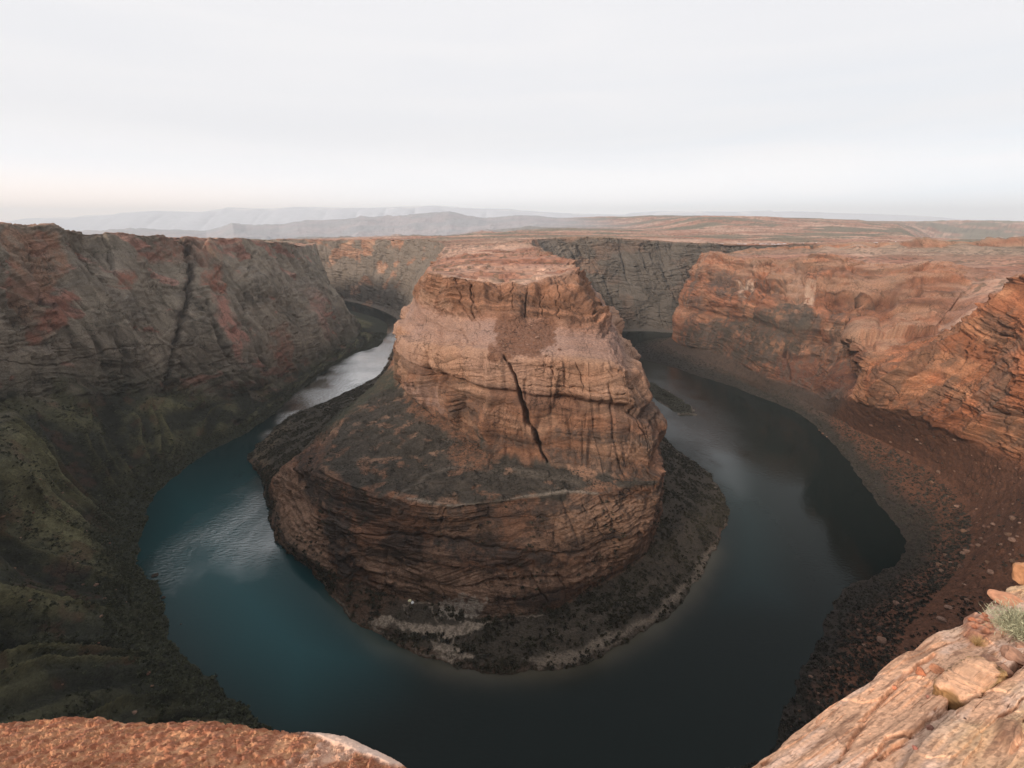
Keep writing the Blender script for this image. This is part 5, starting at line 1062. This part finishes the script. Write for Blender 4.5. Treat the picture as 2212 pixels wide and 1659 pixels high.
for k, (a_, b_, w_) in enumerate([(2100, 1342, 16), (2115, 1335, 18), (2130, 1345, 20), (2105, 1358, 15), (2122, 1362, 17), (2138, 1362, 14), (2112, 1350, 14), (2128, 1330, 13)]):
    o = stone(a_, b_, w_, 'small crumbly red fragment in the cluster left of the sagebrush', (.40, .16, .09), 340 + k, .8, base=ICO3); o['group'] = 'red fragments clustered left of the sagebrush'
stone(2185, 1300, 74, 'thin orange slab lying at the upper right edge of the ledge', (.60, .29, .17), 360, .22, sx=1.0)
stone(2215, 1226, 60, 'orange rock jutting in at the right frame edge above the ledge', (.50, .25, .13), 361, 1.2, cuts=14)
stone(645, 1588, 10, 'small rounded stone on the rim of the rust red ledge', (.30, .19, .14), 362, .9, L_=LL)['group'] = 'loose stones on the rust red ledge'

# layered block: tilted laminae, rounded left end
g_ = lsurf(LR, 2098, 1480); dep = float(proj(g_)[2]); S0 = dep / FPX; V, F = ico(7); V = V.copy()
V = np.sign(V) * np.abs(V) ** .42; V /= np.abs(V).max(0)
V[:, 1] *= (1 - .22 * (V[:, 0] + 1) / 2) * (1 - .10 * V[:, 2]); V[:, 2] *= 1 - .25 * (V[:, 0] + 1) / 2
V += V * (.22 * (fbm(V[:, 0] * 1.7, V[:, 1] * 1.7, V[:, 2] * 1.7, 3) - .5))[:, None]
lam = V[:, 0] * 2.0 + V[:, 2] * 1.7 + .5 * (fbm(V[:, 0] * 1.5, V[:, 1] * 1.5, V[:, 2] * 1.5, 3) - .5)
lm = fbm(lam * 3.2, V[:, 1] * .8 + V[:, 2] * .5, 2.2, 5, .72); side_ = sstep(-.88, -.66, V[:, 0]); top_ = sstep(.45, .75, V[:, 2] + .3 * (fbm(V[:, 0] * 4, V[:, 1] * 4, 1, 3) - .5))
V[:, 1:] *= 1 - (.55 * (lm[:, None] - .5) + .05) * side_[:, None] * (1 - .5 * top_[:, None])
V += V * (.03 * (fbm(V[:, 0] * 14, V[:, 1] * 14, V[:, 2] * 14, 3, .6) - .5))[:, None]
cc = np.broadcast_to(np.array([.27, .155, .07], np.float32), V.shape).copy(); cc = mixc(cc, np.array([.44, .29, .14]), sstep(.50, .40, lm) * .85 * side_); cc = mixc(cc, np.array([.09, .052, .03]), sstep(.54, .62, lm) * .8 * side_)
cc = mixc(cc, SAL * .92, top_ * .92); cc = cc * (.55 + .9 * fbm(V[:, 0] * 11, V[:, 1] * 11, V[:, 2] * 11, 4, .65))[:, None]
o = lift(V, F, cc.astype(np.float32), 'layered_block', (g_[0], g_[1], g_[2] + 2 * S0), M_near, (86 * S0, 40 * S0, 36 * S0), ANG, smooth=True)
o.rotation_euler = (R(-14), R(-4), ANG - .02); tag(o, 'big golden brown block of thin tilted layers lying beside the dark crack', 'rock')

# sagebrush at the right edge
g_ = lsurf(LR, 2200, 1372); dep = float(proj(g_)[2]); S0 = dep / FPX
e = bpy.data.objects.new('sagebrush', None); C.objects.link(e); e.location = (g_[0], g_[1], g_[2] - .01); tag(e, 'pale grey green sagebrush growing on the ledge at the right frame edge', 'shrub')
def blades(n, rad, hgt, wid, seed, bend=.3, cols=None, low=0.0, name='foliage', k=4):
    r = np.random.default_rng(seed); az_ = r.uniform(0, 6.283, n); inc = r.uniform(0, 1, n) ** .7 * 1.25; Lb = hgt * r.uniform(.55, 1.0, n)
    d_ = np.stack([np.cos(az_) * np.sin(inc), np.sin(az_) * np.sin(inc), np.cos(inc)], 1); st_ = r.normal(size=(n, 3)) * rad * [.25, .25, .05]; st_[:, 2] = np.abs(st_[:, 2])
    if low: st_ = st_ + d_ * Lb[:, None] * r.uniform(low, .95, (n, 1)); Lb = Lb * .16; d_ = d_ + r.normal(size=d_.shape) * .5; d_ /= np.linalg.norm(d_, axis=1, keepdims=True)
    sd2 = np.cross(d_, r.normal(size=(n, 3))); sd2 /= np.linalg.norm(sd2, axis=1, keepdims=True)
    rows_ = []
    for j in range(k):
        f_ = j / (k - 1); c_ = st_ + d_ * (Lb * f_)[:, None] + np.array([0, 0, 1]) * (bend * Lb * f_ * f_)[:, None]; w_ = wid * (1 - f_ * .85)
        rows_ += [c_ - sd2 * w_, c_ + sd2 * w_]
    V_ = np.stack(rows_, 1).reshape(-1, 3); F_ = []
    b0_ = (np.arange(n) * 2 * k)[:, None]
    for j in range(k - 1): F_.append(b0_ + np.array([[2 * j, 2 * j + 1, 2 * j + 3, 2 * j + 2]]))
    F_ = np.concatenate(F_); cc_ = np.repeat(np.asarray(cols)[None] * r.uniform(.6, 1.35, (n, 1)), 2 * k, 0); return V_, F_, cc_
V, F, cc = blades(170, 40 * S0, 62 * S0, .0022, 5, .25, np.array([.30, .24, .17])); raw_mesh('stem', V, F, cc, M_near, False, e)
V, F, cc = blades(5200, 40 * S0, 66 * S0, .0032, 6, .1, np.array([.40, .40, .27]), low=.35, k=3); raw_mesh('foliage', V, F, cc, M_near, False, e)
for k, (a_, b_, hp, lab) in enumerate([(2112, 1392, 20, 'tuft of dry golden grass left of the broad flat stone'), (2074, 1460, 14, 'small dry grass tuft on top of the layered block line'), (2090, 1372, 18, 'tuft of dry golden grass below the red fragments')]):
    g_ = lsurf(LR, a_, b_); S0 = float(proj(g_)[2]) / FPX; V, F, cc = blades(260, 10 * S0, hp * S0 * 1.2, .0016, 70 + k, .1, np.array([.50, .34, .16]))
    o = raw_mesh('grass_tuft', V, F, cc, M_near, False); o.location = (g_[0], g_[1], g_[2] - .005); tag(o, lab, 'grass tuft', 'dry grass tufts on the salmon ledge')
# ================================================================== HAZE
hb = bpy.data.meshes.new('haze'); x0, x1, y0, y1, z0, z1 = -42000, 46000, -2500, 38500, -440, 1130
hb.from_pydata([(x, y, z) for z in (z0, z1) for y in (y0, y1) for x in (x0, x1)], [], [(0, 2, 3, 1), (4, 5, 7, 6), (0, 1, 5, 4), (2, 6, 7, 3), (0, 4, 6, 2), (1, 3, 7, 5)])
ho = bpy.data.objects.new('haze', hb); C.objects.link(ho)
mh = bpy.data.materials.new('haze_air'); mh.use_nodes = True; t = mh.node_tree; t.nodes.remove(t.nodes['Principled BSDF'])
v = t.nodes.new('ShaderNodeVolumePrincipled'); v.inputs['Color'].default_value = (.90, .95, 1.0, 1); v.inputs['Density'].default_value = 4.5e-5; v.inputs['Anisotropy'].default_value = 0.0
t.links.new(v.outputs[0], t.nodes['Material Output'].inputs['Volume']); hb.materials.append(mh)
tag(ho, 'pale even haze over the canyon and the far mesas', 'haze', kind='stuff')
